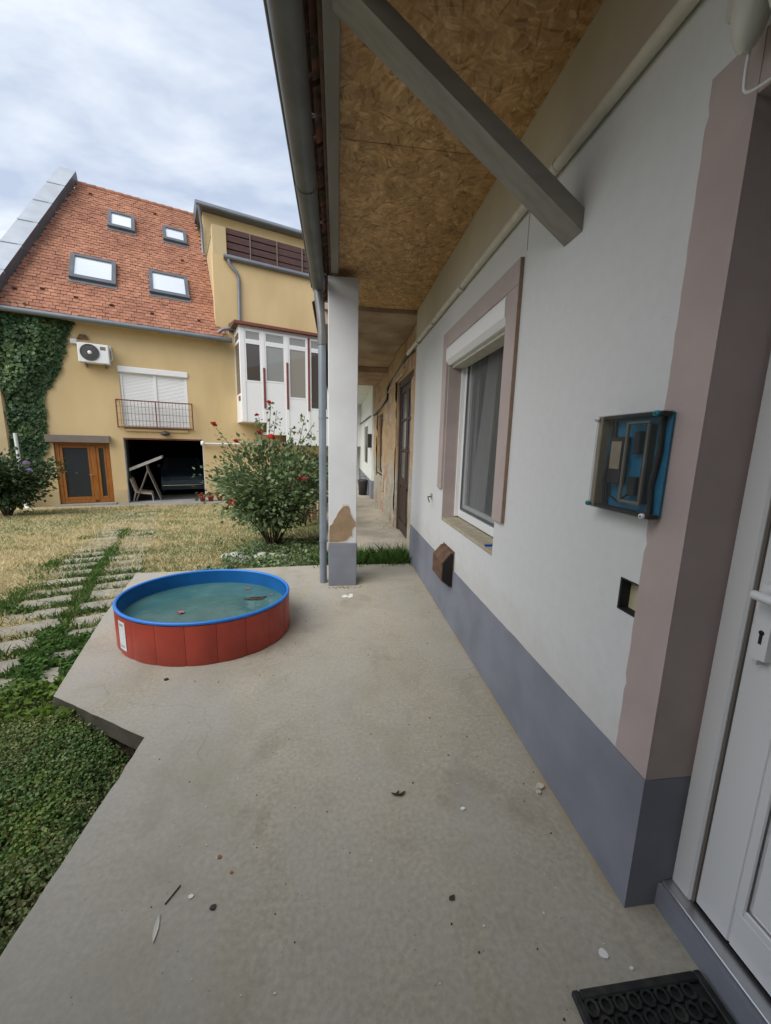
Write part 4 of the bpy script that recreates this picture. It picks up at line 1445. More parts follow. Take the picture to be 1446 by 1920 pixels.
# garage
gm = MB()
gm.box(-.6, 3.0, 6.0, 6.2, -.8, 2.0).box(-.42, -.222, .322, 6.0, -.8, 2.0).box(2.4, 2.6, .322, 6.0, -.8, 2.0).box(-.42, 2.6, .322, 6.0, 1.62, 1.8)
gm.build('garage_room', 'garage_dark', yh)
MB().box(-.42, 2.6, .352, 6.0, -.85, -.657).build('garage_floor', 'garage_floor', yh)
MB().box(-.2195, -.212, .003, .6, -.65, 1.545).build('garage_jamb', 'jamb_white', yh)
MB().box(-.2195, -.214, .6, 1.6, -.65, 1.545).build('garage_lining', 'garage_wall', yh)
MB().box(2.192, 2.1995, .003, .31, -.65, 1.545).build('garage_jamb', 'jamb_white', yh)
MB().box(-.2, 2.18, .02, .3, 1.50, 1.546).build('door_track', 'redbrown_paint', yh)

# orange wooden door with insect screens
dr = MB()
for s0, s1, z0, z1 in ((-2.04, -1.93, -.6, 1.37), (-.73, -.62, -.6, 1.37), (-1.93, -.73, 1.27, 1.37), (-1.15, -1.0, -.6, 1.27), (-1.93, -.73, -.6, -.5)):
    dr.bbox(s0, s1, .04, .13, z0, z1, .008)
dr = dr.build('entrance', 'orange_wood', yh)
for s0, s1 in ((-1.925, -1.155), (-.995, -.735)):
    lf = MB()
    for a0, a1, b0, b1 in ((s0, s0+.075, -.495, 1.265), (s1-.06, s1, -.495, 1.265), (s0+.075, s1-.06, -.495, -.4), (s0+.075, s1-.06, 1.19, 1.265)):
        lf.bbox(a0, a1, .05, .11, b0, b1, .006)
    lf = lf.build('leaf', 'orange_wood', dr)
    MB().box(s0+.076, s1-.061, .085, .095, -.399, 1.189).build('screen', 'screen_dark', lf)
MB().tube([(-1.12, .03, .32), (-1.12, -.01, .32), (-1.22, -.015, .32)], .012, 7).build('handle', 'alu', dr)
MB().box(-2.1, -.55, -.3, .32, -.72, -.606).build('door_step', 'apron_concrete', yh)
MB().bbox(-2.2, -.57, -.17, -.002, 1.36, 1.59, .01).build('awning_box', 'awning_grey', yh)

# balcony window with roller shutter
bw_ = MB()
for s0, s1, z0, z1 in ((-.16, -.09, 1.955, 3.65), (1.735, 1.805, 1.955, 3.65), (.79, .87, 1.955, 3.65)):
    bw_.bbox(s0, s1, .03, .1, z0, z1, .006)
bw_ = bw_.build('balcony_window', 'window_white', yh)
for s0, s1 in ((-.088, .788), (.872, 1.733)):
    sh = MB()
    z = 1.96
    while z < 3.64:
        sh.prism([(.06, z), (.052, z+.02), (.06, z+.044), (.075, z+.044), (.075, z)], s0, s1, 'x')
        z += .046
    sh.build('roller_shutter', 'window_white', bw_)
MB().bbox(-.2, 1.84, -.05, .1, 3.652, 3.842, .02).build('shutter_box', 'window_white', bw_)
MB().bbox(-.2, 1.85, -.09, .05, 1.88, 1.952, .01).build('sill', 'sill_stone', bw_)
MB().bbox(-.12, 1.75, -.05, -.001, 1.76, 1.86, .02).build('moulding', 'yellow_plaster', yh)
rl = MB()
ry = -.2
rl.tube([(-.3, ry, 2.765), (1.9, ry, 2.765)], .02, 7)
rl.tube([(-.3, ry, 1.9), (1.9, ry, 1.9)], .018, 7)
for s in (-.3, .8, 1.9):
    rl.tube([(s, ry, 1.88), (s, ry, 2.78)], .02, 7)
for s in (-.3, 1.9):
    rl.tube([(s, ry, 2.765), (s, .0, 2.765)], .017, 7)
    rl.tube([(s, ry, 1.9), (s, .0, 1.9)], .017, 7)
rl = rl.build('balcony_railing', 'redbrown_paint', yh)
for k in range(1, 22):
    s = -.3+k*.1
    if abs(s-.8) < .04: continue
    MB().tube([(s, ry, 1.9), (s, ry, 2.76)], .007, 5).build('bar', 'awning_grey', rl)
for z in (2.12, 2.34, 2.56):
    MB().tube([(-.3, ry, z), (1.9, ry, z)], .0055, 5).build('cross_wire', 'awning_grey', rl)
ol = thing('garage_lamp', (0, 0, 0), 'small dark dome lamp on the yellow wall over the garage', 'lamp')
ol.location = (PX+HX*1.03+HY*.1, PY+HY*1.03-HX*.1, 1.68)
ol.rotation_euler = (0, 0, HA)
WP[ol] = Vector((1.03, -.1, 1.68))
MB().lathe([(0, .13), (.05, .12), (.13, .05), (.15, 0), (.1, -.03), (0, -.05)], (1.03, -.16, 1.69), 14).build('dome', 'ceramic_dark', ol)
MB().box(1.0, 1.06, -.1, 0, 1.74, 1.78).build('arm', 'ceramic_dark', ol)
rt_ = thing('rolled_awning', (0, 0, 0), 'pale horizontal awning tube fixed beside the garage opening', 'awning')
rt_.location = (PX+HX*3.1+HY*.15, PY+HY*3.1-HX*.15, 1.36)
rt_.rotation_euler = (0, 0, HA)
WP[rt_] = Vector((3.1, -.15, 1.36))
MB().tube([(2.2, -.15, 1.4), (5.2, -.15, 1.42)], .04, 9).build('tube', 'jamb_white', rt_)
MB().lathe([(0, -.06), (.07, -.05), (.09, 0), (.07, .05), (0, .06)], (2.17, -.15, 1.42), 12, 'x').build('end_cap', 'window_white', rt_)

# white glazed balcony
by = -1.2
bay = MB()
bay.box(3.42, 8.5, by+.05, -.026, 5.30, 5.40)
bay = bay.build('glazed_balcony', 'window_white', yh)
for s0, s1, z0 in ((3.42, 4.30, 2.2), (4.305, 5.05, 1.78), (5.055, 8.5, 1.42)):
    MB().box(s0, s1, by+.04, -.026, z0, z0+.1).build('floor_slab', 'window_white', bay)
MB().prism([(by-.12, 5.402), (by-.12, 5.46), (-.026, 5.66), (-.026, 5.402)], 3.25, 8.6, 'x').build('canopy_roof', 'rust_brown', bay)
MB().box(3.25, 8.6, by-.15, by-.121, 5.385, 5.475).build('fascia', 'redbrown_paint', bay)
posts = [3.42, 4.13, 4.96, 5.76, 6.6, 7.4, 8.36]
for i, s in enumerate(posts):
    MB().bbox(s, s+(.12 if i else .16), by-.01, by+.1, 2.2 if i < 2 else 1.42, 5.30, .006).build('post', 'window_white', bay)
sills = [3.56, 3.60, 3.10, 2.75, 3.5, 3.5]
for i in range(6):
    a, b = posts[i]+(.12 if i else .16), posts[i+1]
    zb = 2.2 if i < 1 else (1.78 if i < 2 else 1.42)
    MB().bbox(a, b, by+.005, by+.06, zb, sills[i], .006).build('panel', 'window_white', bay)
    wf = MB()
    for s0, s1, z0, z1 in ((a, a+.05, sills[i]+.002, 4.88), (b-.05, b, sills[i]+.002, 4.88), (a+.05, b-.05, sills[i]+.002, sills[i]+.06), (a+.05, b-.05, 4.82, 4.88), (a, b, 4.88, 4.97), (a, b, 5.22, 5.298), (a, a+.05, 4.97, 5.22), (b-.05, b, 4.97, 5.22)):
        wf.bbox(s0, s1, by+.0, by+.05, z0, z1, .004)
    wf = wf.build('window', 'window_white', bay)
    MB().box(a+.05, b-.05, by+.02, by+.028, sills[i]+.06, 4.82).build('pane', ('bay_glass_dark', 'bay_glass_net', 'bay_glass_warm', 'bay_glass_dark', 'bay_glass_net', 'bay_glass')[i], wf)
    MB().box(a+.05, b-.05, by+.02, by+.028, 4.97, 5.22).build('pane', 'bay_glass_net', wf)
for s, z0, z1 in ((4.17, 2.7, 4.08), (4.99, 2.72, 4.35), (5.79, 2.7, 5.3)):
    MB().bbox(s, s+.075, by-.03, by-.011, z0, z1, .003).build('strip', 'redbrown_paint', bay)
# left return of the balcony
sd_ = MB()
sd_.box(3.425, 3.46, by+.1, -.03, 2.2, 3.1)
for a0, a1, z0, z1 in ((by+.1, by+.17, 3.1, 5.3), (-.1, -.03, 3.1, 5.3), (by+.17, -.1, 5.2, 5.3), (by+.17, -.1, 3.1, 3.18), (by+.17, -.1, 4.88, 4.97)):
    sd_.box(3.425, 3.46, a0, a1, z0, z1)
sd_ = sd_.build('side_frame', 'window_white', bay)
MB().box(3.44, 3.447, by+.17, -.1, 3.18, 4.88).box(3.44, 3.447, by+.17, -.1, 4.97, 5.2).build('pane', 'bay_glass', sd_)
MB().box(3.40, 3.4245, by+.25, by+.55, 2.95, 3.1).build('bracket', 'redbrown_paint', bay)
# curtains and a dark door seen inside the balcony
for s0, s1, z0, z1, mm in ((4.3, 4.93, 2.3, 5.2, 'curtain'), (5.1, 5.5, 2.3, 5.2, 'board_pale'), (5.5, 5.75, 2.3, 4.2, 'redbrown_paint'), (6.0, 6.5, 2.3, 4.3, 'old_board'), (3.6, 4.1, 2.4, 5.0, 'old_board')):
    MB().box(s0, s1, -.5, -.47, z0, z1).build('inner_screen', mm, bay)

# outdoor unit of the air conditioner
ac = thing('air_conditioner', (0, 0, 0), 'white outdoor air conditioner unit with round fan grille on the yellow wall', 'air conditioner')
ac.location = (PX+HX*-.74+HY*.2, PY+HY*-.74-HX*.2, 3.75)
ac.rotation_euler = (0, 0, HA)
WP[ac] = Vector((-.74, -.2, 3.75))
MB().bbox(-1.13, -.345, -.36, -.06, 3.8, 4.37, .02).build('case', 'pvc', ac)
gr_ = MB()
for rr in (.05, .09, .13, .17, .21, .235):
    ring = [(-.83+rr*math.cos(2*PI*k/24), -.372, 4.1+rr*math.sin(2*PI*k/24)) for k in range(25)]
    gr_.tube(ring, .006 if rr < .22 else .012, 5, False)
for k in range(12):
    w = 2*PI*k/12
    gr_.tube([(-.83, -.37, 4.1), (-.83+.235*math.cos(w), -.37, 4.1+.235*math.sin(w))], .005, 4)
gr_.build('fan_grille', 'metal_sheet_dark', ac)
MB().lathe([(0, -.002), (.235, -.002), (.235, 0)], (-.83, -.361, 4.1), 28, 'y').build('fan_well', 'awning_grey', ac)
MB().lathe([(0, -.012), (.045, -.01), (.055, 0)], (-.83, -.375, 4.1), 14, 'y').build('hub', 'pvc', ac)
MB().box(-.56, -.42, -.3625, -.3605, 4.2, 4.3).build('badge', 'awning_grey', ac)
for s in (-1.0, -.5):
    MB().box(s, s+.04, -.38, -.001, 3.76, 3.798).box(s, s+.04, -.035, -.001, 3.7, 3.76).build('bracket', 'house_zinc', ac)
MB().tube([(-.36, -.12, 3.95), (-.3, -.1, 3.98), (-.3, -.05, 4.2), (-.33, -.03, 4.4)], .022, 6).build('hose', 'jamb_white', ac)
db = thing('wall_vent', (0, 0, 0), 'dark square vent hole with pale box above the air conditioner', 'vent')
db.location = (PX+HX*-1.2+HY*.05, PY+HY*-1.2-HX*.05, 4.3)
db.rotation_euler = (0, 0, HA)
WP[db] = Vector((-1.2, -.05, 4.3))
MB().bbox(-1.32, -1.16, -.1, -.001, 4.36, 4.5, .008).build('junction_box', 'jamb_white', db)
MB().prism([(-1.16, 4.52), (-1.08, 4.66), (-.92, 4.66), (-.86, 4.54)], -.06, -.001, 'y').build('hood', 'rust_brown', db)

# garden swing seat inside the garage mouth
sw = thing('garden_swing', (0, 0, 0), 'old garden swing seat with tilted canopy standing inside the dark garage', 'swing seat')
sw.location = (PX+HX*.25-HY*.6, PY+HY*.25+HX*.6, -.655)
sw.rotation_euler = (0, 0, HA)
WP[sw] = Vector((.25, .6, -.655))
cn = MB()
cn.add([(-.14, .15, .42), (.86, .15, .86), (.9, 1.1, .86), (-.1, 1.1, .42), (-.14, .15, .52), (.86, .15, .96), (.9, 1.1, .96), (-.1, 1.1, .52)],
       [(0, 3, 2, 1), (4, 5, 6, 7), (0, 1, 5, 4), (1, 2, 6, 5), (2, 3, 7, 6), (3, 0, 4, 7)])
cn.build('canopy', 'canopy_fabric', sw)
for y in (.2, 1.05):
    f = MB()
    f.tube([(.36, y, .66), (.40, y, .45), (.75, y, -.652)], .022, 7)
    f.tube([(.40, y, .45), (-.02, y, -.652)], .022, 7)
    f.build('side_frame', 'awning_grey', sw)
MB().tube([(.36, .2, .64), (.36, 1.05, .64)], .02, 7).build('top_bar', 'swing_metal', sw)
st_ = MB()
st_.add([(-.02, .25, -.36), (.46, .25, -.44), (.46, 1.0, -.44), (-.02, 1.0, -.36), (-.02, .25, -.28), (.46, .25, -.36), (.46, 1.0, -.36), (-.02, 1.0, -.28)],
        [(0, 3, 2, 1), (4, 5, 6, 7), (0, 1, 5, 4), (1, 2, 6, 5), (2, 3, 7, 6), (3, 0, 4, 7)])
st_.build('seat', 'swing_fabric', sw)
bk = MB()
bk.add([(-.04, .25, -.3), (-.16, .25, .14), (-.16, 1.0, .14), (-.04, 1.0, -.3), (.03, .25, -.29), (-.09, .25, .15), (-.09, 1.0, .15), (.03, 1.0, -.29)],
       [(0, 3, 2, 1), (4, 5, 6, 7), (0, 1, 5, 4), (1, 2, 6, 5), (2, 3, 7, 6), (3, 0, 4, 7)])
bk.build('backrest', 'swing_fabric', sw)
for y in (.24, 1.01):
    MB().tube([(-.15, y, .16), (-.02, y, -.33), (.47, y, -.4), (.5, y, -.65)], .02, 7).tube([(-.02, y, -.33), (-.1, y, -.652)], .02, 7).build('seat_frame', 'swing_metal', sw)

# car parked in the garage, nose to the yard
car = thing('parked_car', (0, 0, 0), 'dark car parked nose out inside the black garage', 'car')
car.location = (PX+HX*1.55-HY*3.5, PY+HY*1.55+HX*3.5, -.657)
car.rotation_euler = (0, 0, HA)
WP[car] = Vector((1.55, 3.5, -.657))
prof = [(1.52, -.42), (1.46, -.28), (1.48, -.05), (1.6, .08), (2.5, .30), (3.15, .78), (4.3, .82), (5.1, .35), (5.55, .25), (5.6, -.42)]
cs = []
for f_, w in ((-1, .62), (-.96, .78), (-.6, .82), (.6, .82), (.96, .78), (1, .62)):
    cs.append((f_, w))
bmv = MB()
sect = [(-.78, .0), (-.8, .0), (.8, .0), (.78, .0)]
n = len(prof)
vs = []
for sgn in (-1, 1):
    for (y, z) in prof:
        half = .8 if z < .32 else .62
        vs.append((1.55+sgn*half, y, z))
bmv.add(vs, [tuple(range(n)), tuple(range(n, 2*n))[::-1]]+[(i, i+n, (i+1) % n+n, (i+1) % n) for i in range(n)])
bmv.build('body', 'car_paint', car)
MB().add([(.98, 2.48, .325), (2.12, 2.48, .325), (2.08, 3.1, .77), (1.02, 3.1, .77)], [(0, 1, 2, 3)]).build('windscreen', 'window_glass', car)
MB().bbox(.76, 2.34, 1.42, 1.5, -.27, -.2, .02).build('bumper', 'chrome', car)
for s in (.92, 2.18):
    MB().lathe([(0, -.03), (.1, -.02), (.12, .02)], (s, 1.5, -.02), 14, 'y').build('headlight', 'window_glass', car)
for s in (.72, 2.2):
    for y in (2.1, 4.8):
        wh = MB().lathe([(.1, 0), (.22, 0), (.27, .03), (.27, .15), (.22, .18), (.1, .18)], (s, y, -.385), 18, 'x').build('wheel', 'rubber', car)
        MB().lathe([(0, .02), (.17, .02), (.19, .04)], (s, y, -.385), 14, 'x').build('rim', 'chrome', wh)
for s in (.62, 2.36):
    MB().bbox(s, s+.12, 2.6, 2.68, .4, .52, .02).build('mirror', 'car_paint', car)

# ------------------------------------------------------------------ paddling pool
PC = Vector((-1.036, 3.049, 0))
PR, PH = .6, .305
pool = thing('paddling_pool', PC, 'round red paddling pool with blue rim full of murky water', 'pool')
NP = 20
pm = MB()
for k in range(5):
    pass
pan = None
dA = 2*PI/NP
vs, fs = [], []
K = 6
for i in range(K+1):
    a = -dA/2+.0015+(dA-.003)*i/K
    edge = .002 if i in (0, K) else 0
    bul = .0035*math.sin(PI*i/K)
    for z in (.0, .012, .15, PH-.015):
        rr = PR-edge+bul-(.006 if z == 0 else 0)
        vs.append((rr*math.cos(a), rr*math.sin(a), z))
for i in range(K):
    for j in range(3):
        fs.append((i*4+j, (i+1)*4+j, (i+1)*4+j+1, i*4+j+1))
pmesh = bpy.data.meshes.new('panel')
pmesh.from_pydata(vs, [], fs)
pmesh.materials.append(MATS['pool_red'])
pmesh.polygons.foreach_set('use_smooth', [True]*len(fs))
for k in range(NP):
    o = link(bpy.data.objects.new('panel', pmesh))
    o.parent = pool
    o.rotation_euler = (0, 0, k*dA+.06)
x_, y_, z_ = PC
MB().lathe([(PR-.012, .0), (PR-.007, .02), (PR-.007, PH-.02), (PR-.012, PH-.008)], PC, 80).build('seam_band', 'seal_black', pool)
lin = MB().lathe([(PR-.022, PH-.006), (PR-.026, .2), (PR-.03, .03), (PR-.06, .012), (0, .012)], PC, 80)
lin.build('liner', 'pool_liner', pool)
rim = MB()
ring = [(x_+(PR-.006)*math.cos(2*PI*k/96), y_+(PR-.006)*math.sin(2*PI*k/96), PH-.002) for k in range(97)]
rim.tube(ring, .0125, 10, False)
rim.build('rim', 'pool_rim', pool)
wv = MB().lathe([(0, 0), (.2, 0), (.4, 0), (PR-.0255, 0)], (x_, y_, .19), 80)
wv.build('water', 'murky_water', pool)
lb = MB()
a0 = math.atan2(2.645-y_, -1.475-x_)-(-0.195)
vs, fs = [], []
for i in range(5):
    a = a0-.03+.15*i/4
    for z in (.05, .262):
        vs.append((x_+(PR+.0055)*math.cos(a), y_+(PR+.0055)*math.sin(a), z))
for i in range(4):
    fs.append((i*2, i*2+2, i*2+3, i*2+1))
lb.add(vs, fs)
lb = lb.build('label', 'label_white', pool, 'pale printed sticker on the red pool wall')
for z0, z1, mm in ((.228, .242, 'metal_sheet'), (.07, .082, 'metal_sheet')):
    vs = []
    for i in range(5):
        a = a0-.005+.085*i/4
        for z in (z0, z1):
            vs.append((x_+(PR+.0068)*math.cos(a), y_+(PR+.0068)*math.sin(a), z))
    MB().add(vs, fs).build('print', mm, lb)


def blob_leaf(mb, c, L, W, ang, curl=.1, n=6):
    ca, sa = math.cos(ang), math.sin(ang)
    vs, fs = [], []
    for i in range(n+1):
        t = i/n
        w = W*math.sin(PI*min(.98, max(.03, t)))**.8/2
        for s in (-1, 0, 1):
            a, b = (t-.5)*L, s*w
            vs.append((c[0]+a*ca-b*sa, c[1]+a*sa+b*ca, c[2]+curl*L*(abs(s)*.5+(t-.5)**2*2)+.0012))
    for i in range(n):
        for s in range(2):
            fs.append((i*3+s, (i+1)*3+s, (i+1)*3+s+1, i*3+s+1))
    mb.add(vs, fs, True)
    return mb


f = MB()
for i in range(9):
    blob_leaf(f, (-.70+random.uniform(-.07, .07), 3.17+random.uniform(-.02, .03), .1905), .07, .03, random.uniform(-.4, .6), .08)
tag(f.build('floating_leaves', 'dead_leaf'), 'dark clump of wet leaves floating in the pool', 'leaves')
f = MB()
for i in range(5):
    blob_leaf(f, (-1.19+random.uniform(-.014, .014), 2.93+random.uniform(-.01, .01), .192), .045, .03, i*1.25, .2)
tag(f.build('floating_blossom', 'rose_pink'), 'pink blossom floating near the left side of the pool', 'flower')
f = blob_leaf(MB(), (-.8, 3.4, .1908), .05, .03, .3, .1)
tag(f.build('floating_leaf', 'orange_chip'), 'brown leaf floating at the back of the pool', 'leaf')
f = blob_leaf(MB(), (-.57, 3.25, .1908), .04, .025, .8, .1)
tag(f.build('floating_leaf', 'orange_chip'), 'brown leaf floating at the right back edge of the pool', 'leaf')

pool.rotation_euler = (0, 0, -0.195)
pool.scale = (0.645/.6, 0.555/.6, 1)      # pushed slightly oval

# ------------------------------------------------------------------ rubber doormat
mat_ = thing('doormat', (.85, .45, 0), 'black rubber honeycomb doormat on the concrete before the white door', 'doormat')
mx0, mx1, my0, my1 = .648, 1.05, .14, .742
fr = MB()
for a0, a1, b0, b1 in ((mx0, mx0+.022, my0, my1), (mx1-.022, mx1, my0, my1), (mx0+.022, mx1-.022, my0, my0+.022), (mx0+.022, mx1-.022, my1-.022, my1)):
    fr.bbox(a0, a1, b0, b1, .0015, .017, .004)
fr.build('border', 'rubber', mat_)
MB().box(mx0+.02, mx1-.02, my0+.02, my1-.02, .001, .0035).build('backing', 'rubber', mat_)
lat = MB()
pitch = .042
rows = int((my1-my0-.05)/(pitch*.866))
for j in range(rows+1):
    y = my1-.036-j*pitch*.866
    x = mx0+.038+(pitch/2 if j % 2 else 0)
    while x < mx1-.034:
        ring_o, ring_i = [], []
        for k in range(8):
            w = 2*PI*k/8+.39
            ring_o.append((x+.0198*math.cos(w), y+.0198*math.sin(w)))
            ring_i.append((x+.0122*math.cos(w), y+.0122*math.sin(w)))
        v = [(a, b, .003) for a, b in ring_o]+[(a, b, .0145) for a, b in ring_o]+[(a, b, .0145) for a, b in ring_i]+[(a, b, .004) for a, b in ring_i]
        fcs = []
        for k in range(8):
            k2 = (k+1) % 8
            for s in range(3):
                fcs.append((s*8+k, s*8+k2, (s+1)*8+k2, (s+1)*8+k))
        lat.add(v, fcs)
        x += pitch
lat.build('lattice', 'rubber', mat_)

# ------------------------------------------------------------------ litter on the slab
f = MB()
for i in range(8):
    a, b = .1+random.uniform(-.055, .09), 3.63+random.uniform(-.035, .035)
    k = 6
    pl = [(a+random.uniform(.012, .034)*math.cos(2*PI*q/k), b+random.uniform(.008, .022)*math.sin(2*PI*q/k)) for q in range(k)]
    f.prism(pl, .001, .004+.002*random.random(), 'z')
tag(f.build('paint_flakes', 'paper'), 'scatter of white paint flakes at the foot of the pillar', 'flakes')
f = MB()
for i in range(40):
    a, b = .06+random.gauss(0, .1), 3.9-abs(random.gauss(0, .035))
    r = random.uniform(.003, .012)
    f.prism([(a+r*random.uniform(.6, 1)*math.cos(q*1.05), b+r*random.uniform(.6, 1)*math.sin(q*1.05)) for q in range(6)], .0005, .0005+r*.4, 'z')
tag(f.build('plaster_crumbs', 'bare_plaster'), 'ochre plaster crumbs fallen at the front of the pillar base', 'crumbs', kind='stuff')
f = blob_leaf(MB(), (-.558, 1.022, .001), .075, .014, 1.75, .05, 8)
f.tube([(-.552, .985, .002), (-.564, 1.06, .003)], .0008, 4)
tag(f.build('feather', 'feather'), 'small pale feather lying on the grey concrete', 'feather')
tag(MB().tube([(-.558, 1.085, .003), (-.545, 1.108, .0035), (-.53, 1.137, .003)], .0022, 5).build('twig', 'twig'), 'short dark twig above the pale feather', 'twig')


def chip(name, x, y, r, mat, label, cat, h=.004, n=7):
    pl = [(x+r*random.uniform(.65, 1.1)*math.cos(2*PI*q/n), y+r*random.uniform(.5, .9)*math.sin(2*PI*q/n)) for q in range(n)]
    o = MB().prism(pl, .0008, h, 'z').build(name, mat)
    return tag(o, label, cat)


chip('paper_scrap', -.483, 1.1, .01, 'paper', 'white paper scrap just right of the dark twig', 'scrap')
chip('pebble', -.4, 1.059, .012, 'ceramic_dark', 'flat dark pebble right of the feather', 'pebble', .006)
chip('brick_crumb', -.427, 1.218, .009, 'orange_chip', 'larger orange brick crumb on the concrete beyond the twig', 'crumb', .005)
chip('brick_crumb', -.369, 1.16, .006, 'orange_chip', 'tiny orange brick crumb nearest the dark pebble', 'crumb', .004)
chip('plaster_chip', .525, 1.307, .011, 'paper', 'small white plaster chip alone in the middle of the slab', 'chip', .006)
chip('plaster_lump', .905, 1.37, .02, 'plaster_chip', 'larger cream plaster lump against the grey plinth', 'chip', .014)
chip('plaster_lump', .885, 1.345, .014, 'plaster_chip', 'smaller cream plaster lump beside the one at the plinth', 'chip', .01)
chip('white_splat', .801, .81, .017, 'paper', 'white splat on the concrete in front of the doormat', 'splat', .003, 9)
chip('plaster_grain', .86, .772, .006, 'paper', 'white grain between the splat and the doormat', 'grain', .004)
chip('pebble', -1.075, 2.351, .014, 'ceramic_dark', 'dark pebble on the slab in front of the pool', 'pebble', .01)
f = MB()
for i in range(4):
    blob_leaf(f, (.249+i*.012, 1.4+random.uniform(-.006, .008), .001), .03, .012, random.uniform(-.4, .9), .25)
tag(f.build('withered_leaf', 'dead_leaf'), 'curled withered leaf in the centre of the slab', 'leaf')
f = MB()
for i in range(3):
    blob_leaf(f, (.379+i*.006, .997+random.uniform(-.005, .005), .001), .018, .008, random.uniform(.4, 2), .25)
tag(f.build('withered_leaf', 'dead_leaf'), 'tiny curled leaf nearer the viewer on the slab', 'leaf')
grit = MB()
for i in range(110):
    x, y = random.uniform(-.9, .93), random.uniform(.6, 4.3)
    if (x-PC.x)**2+(y-PC.y)**2 < .4: continue
    r = random.uniform(.0012, .004)
    grit.prism([(x+r*math.cos(q*1.26+i), y+r*.8*math.sin(q*1.26+i)) for q in range(5)], .0006, .0006+r*.9, 'z')
gt = grit.build('grit', 'dead_leaf')
tag(gt, 'fine dark grit scattered over the porch slab', 'grit', kind='stuff')
gr2 = MB()
for i in range(90):
    x, y = random.uniform(-.6, .93), random.uniform(.6, 4.3)
    if (x-PC.x)**2+(y-PC.y)**2 < .4: continue
    r = random.uniform(.0012, .0035)
    gr2.prism([(x+r*math.cos(q*1.26+i), y+r*.8*math.sin(q*1.26+i)) for q in range(5)], .0006, .0006+r*.9, 'z')
tag(gr2.build('lime_specks', 'paper'), 'tiny white lime specks scattered over the porch slab', 'specks', kind='stuff')

# ------------------------------------------------------------------ vegetation


def blades(n, xr, yr, accept, h, w, name, mat, label, lean=.5):
    x = RNG.uniform(*xr, n)
    y = RNG.uniform(*yr, n)
    k = accept(x, y)
    x, y = x[k], y[k]
    z = gh(x, y)
    m = len(x)
    hh = h*(.45+.8*RNG.random(m))
    a = RNG.uniform(0, 2*PI, m)
    b = RNG.uniform(0, 2*PI, m)
    ww = w*(.6+.8*RNG.random(m))
    base = np.stack([x, y, z-.005], -1)
    side = np.stack([np.cos(a), np.sin(a), np.zeros(m)], -1)*ww[:, None]
    ln = lean*RNG.random(m)*hh*1.6
    tip = base+np.stack([np.cos(b)*ln, np.sin(b)*ln, hh], -1)
    mid = base*.45+tip*.55+np.array([0, 0, 1])*(hh*.12)[:, None]
    q = np.stack([base-side, base+side, mid+side*.7, tip, mid-side*.7], 1)
    o = np_mesh(name, q, 5, mat)
    tag(o, label, 'grass', kind='stuff')
    return o


def lawn_ok(x, y):
    return (~inside(x, y, SLAB)) & (house_n(x, y) < -1.0) & (~bed_mask(x, y)) & ~((x > -.3) & (y > 5.05)) & (x < 1.0)


def greenness(x, y):
    u, v = HX*x+HY*y, -HY*x+HX*y
    g = .6*(fbm(x, y, .45)-.5)+1.0*(fbm(x+31, y*1.6, 1.5)-.5)+.075
    g = g+.55*np.exp(-((u+.94)/.12)**2)*np.exp(-np.clip(v-3, 0, 99)/7)       # lush seam between the paver rows
    g = g+.28*np.exp(-((u+.9)/.75)**2)*np.clip(1.3-v*.2, 0, 1)
    g = g+.5*smooth01((x+2.0+.1*(y-5))/.8)*smooth01((y-4.2)/.6)                   # round the rose
    g = g+.35*np.clip((3.4-y)/1.2, 0, 1)
    g = g+.16*np.exp(-((v-9.5)/1.2)**2)*(u < -2.0)
    return g


def paver_gap(x, y):
    # grass creeps over the stones, the more the farther from the slab
    v = -HY*x+HX*y
    creep = np.clip((v-3.0)/8.5, .05, .8)*(.5+fbm(x, y, 2.6))
    return (~on_paver(x, y, -.012)) | (RNG.random(len(x)) < creep)


def near_w(x, y):
    d = np.hypot(x, y)
    return np.clip(6.0/d, .25, 1.0)


blades(190000, (-10.5, -.1), (2.2, 13.6), lambda x, y: lawn_ok(x, y) & paver_gap(x, y) & (RNG.random(len(x)) < near_w(x, y)) & (greenness(x, y)+RNG.normal(size=len(x))*.1 < .16), .065, .0052, 'dry_grass', 'dry_blade', 'straw coloured dry lawn grass', 1.0)
blades(170000, (-10.5, 1.0), (1.2, 13.6), lambda x, y: lawn_ok(x, y) & paver_gap(x, y) & (RNG.random(len(x)) < near_w(x, y)) & (greenness(x, y)+RNG.normal(size=len(x))*.1 > .05), .06, .0045, 'green_grass', 'green_blade', 'green patches of lawn grass', .9)
blades(80000, (-5.0, -1.2), (1.2, 8.5), lambda x, y: lawn_ok(x, y) & (~on_paver(x, y, .012)) & (HX*x+HY*y > -1.6) & (HX*x+HY*y < -.42) & (greenness(x, y)+RNG.normal(size=len(x))*.12 > .14), .075, .005, 'path_grass', 'rich_green_blade', 'lush green grass growing between the pavers', .8)
blades(5200, (-.2, 1.0), (4.68, 5.14), lambda x, y: fbm(x, y, 5.0)+.25*(x > .6) > .42, .31, .007, 'gap_weeds', 'rich_green_blade', 'green weeds in the gap between the two porch floors', .6)
blades(3000, (-.2, 1.0), (6.4, 6.7), lambda x, y: x < .5, .1, .005, 'pavement_weeds', 'green_blade', 'thin weeds in a crack of the old pavement', .7)


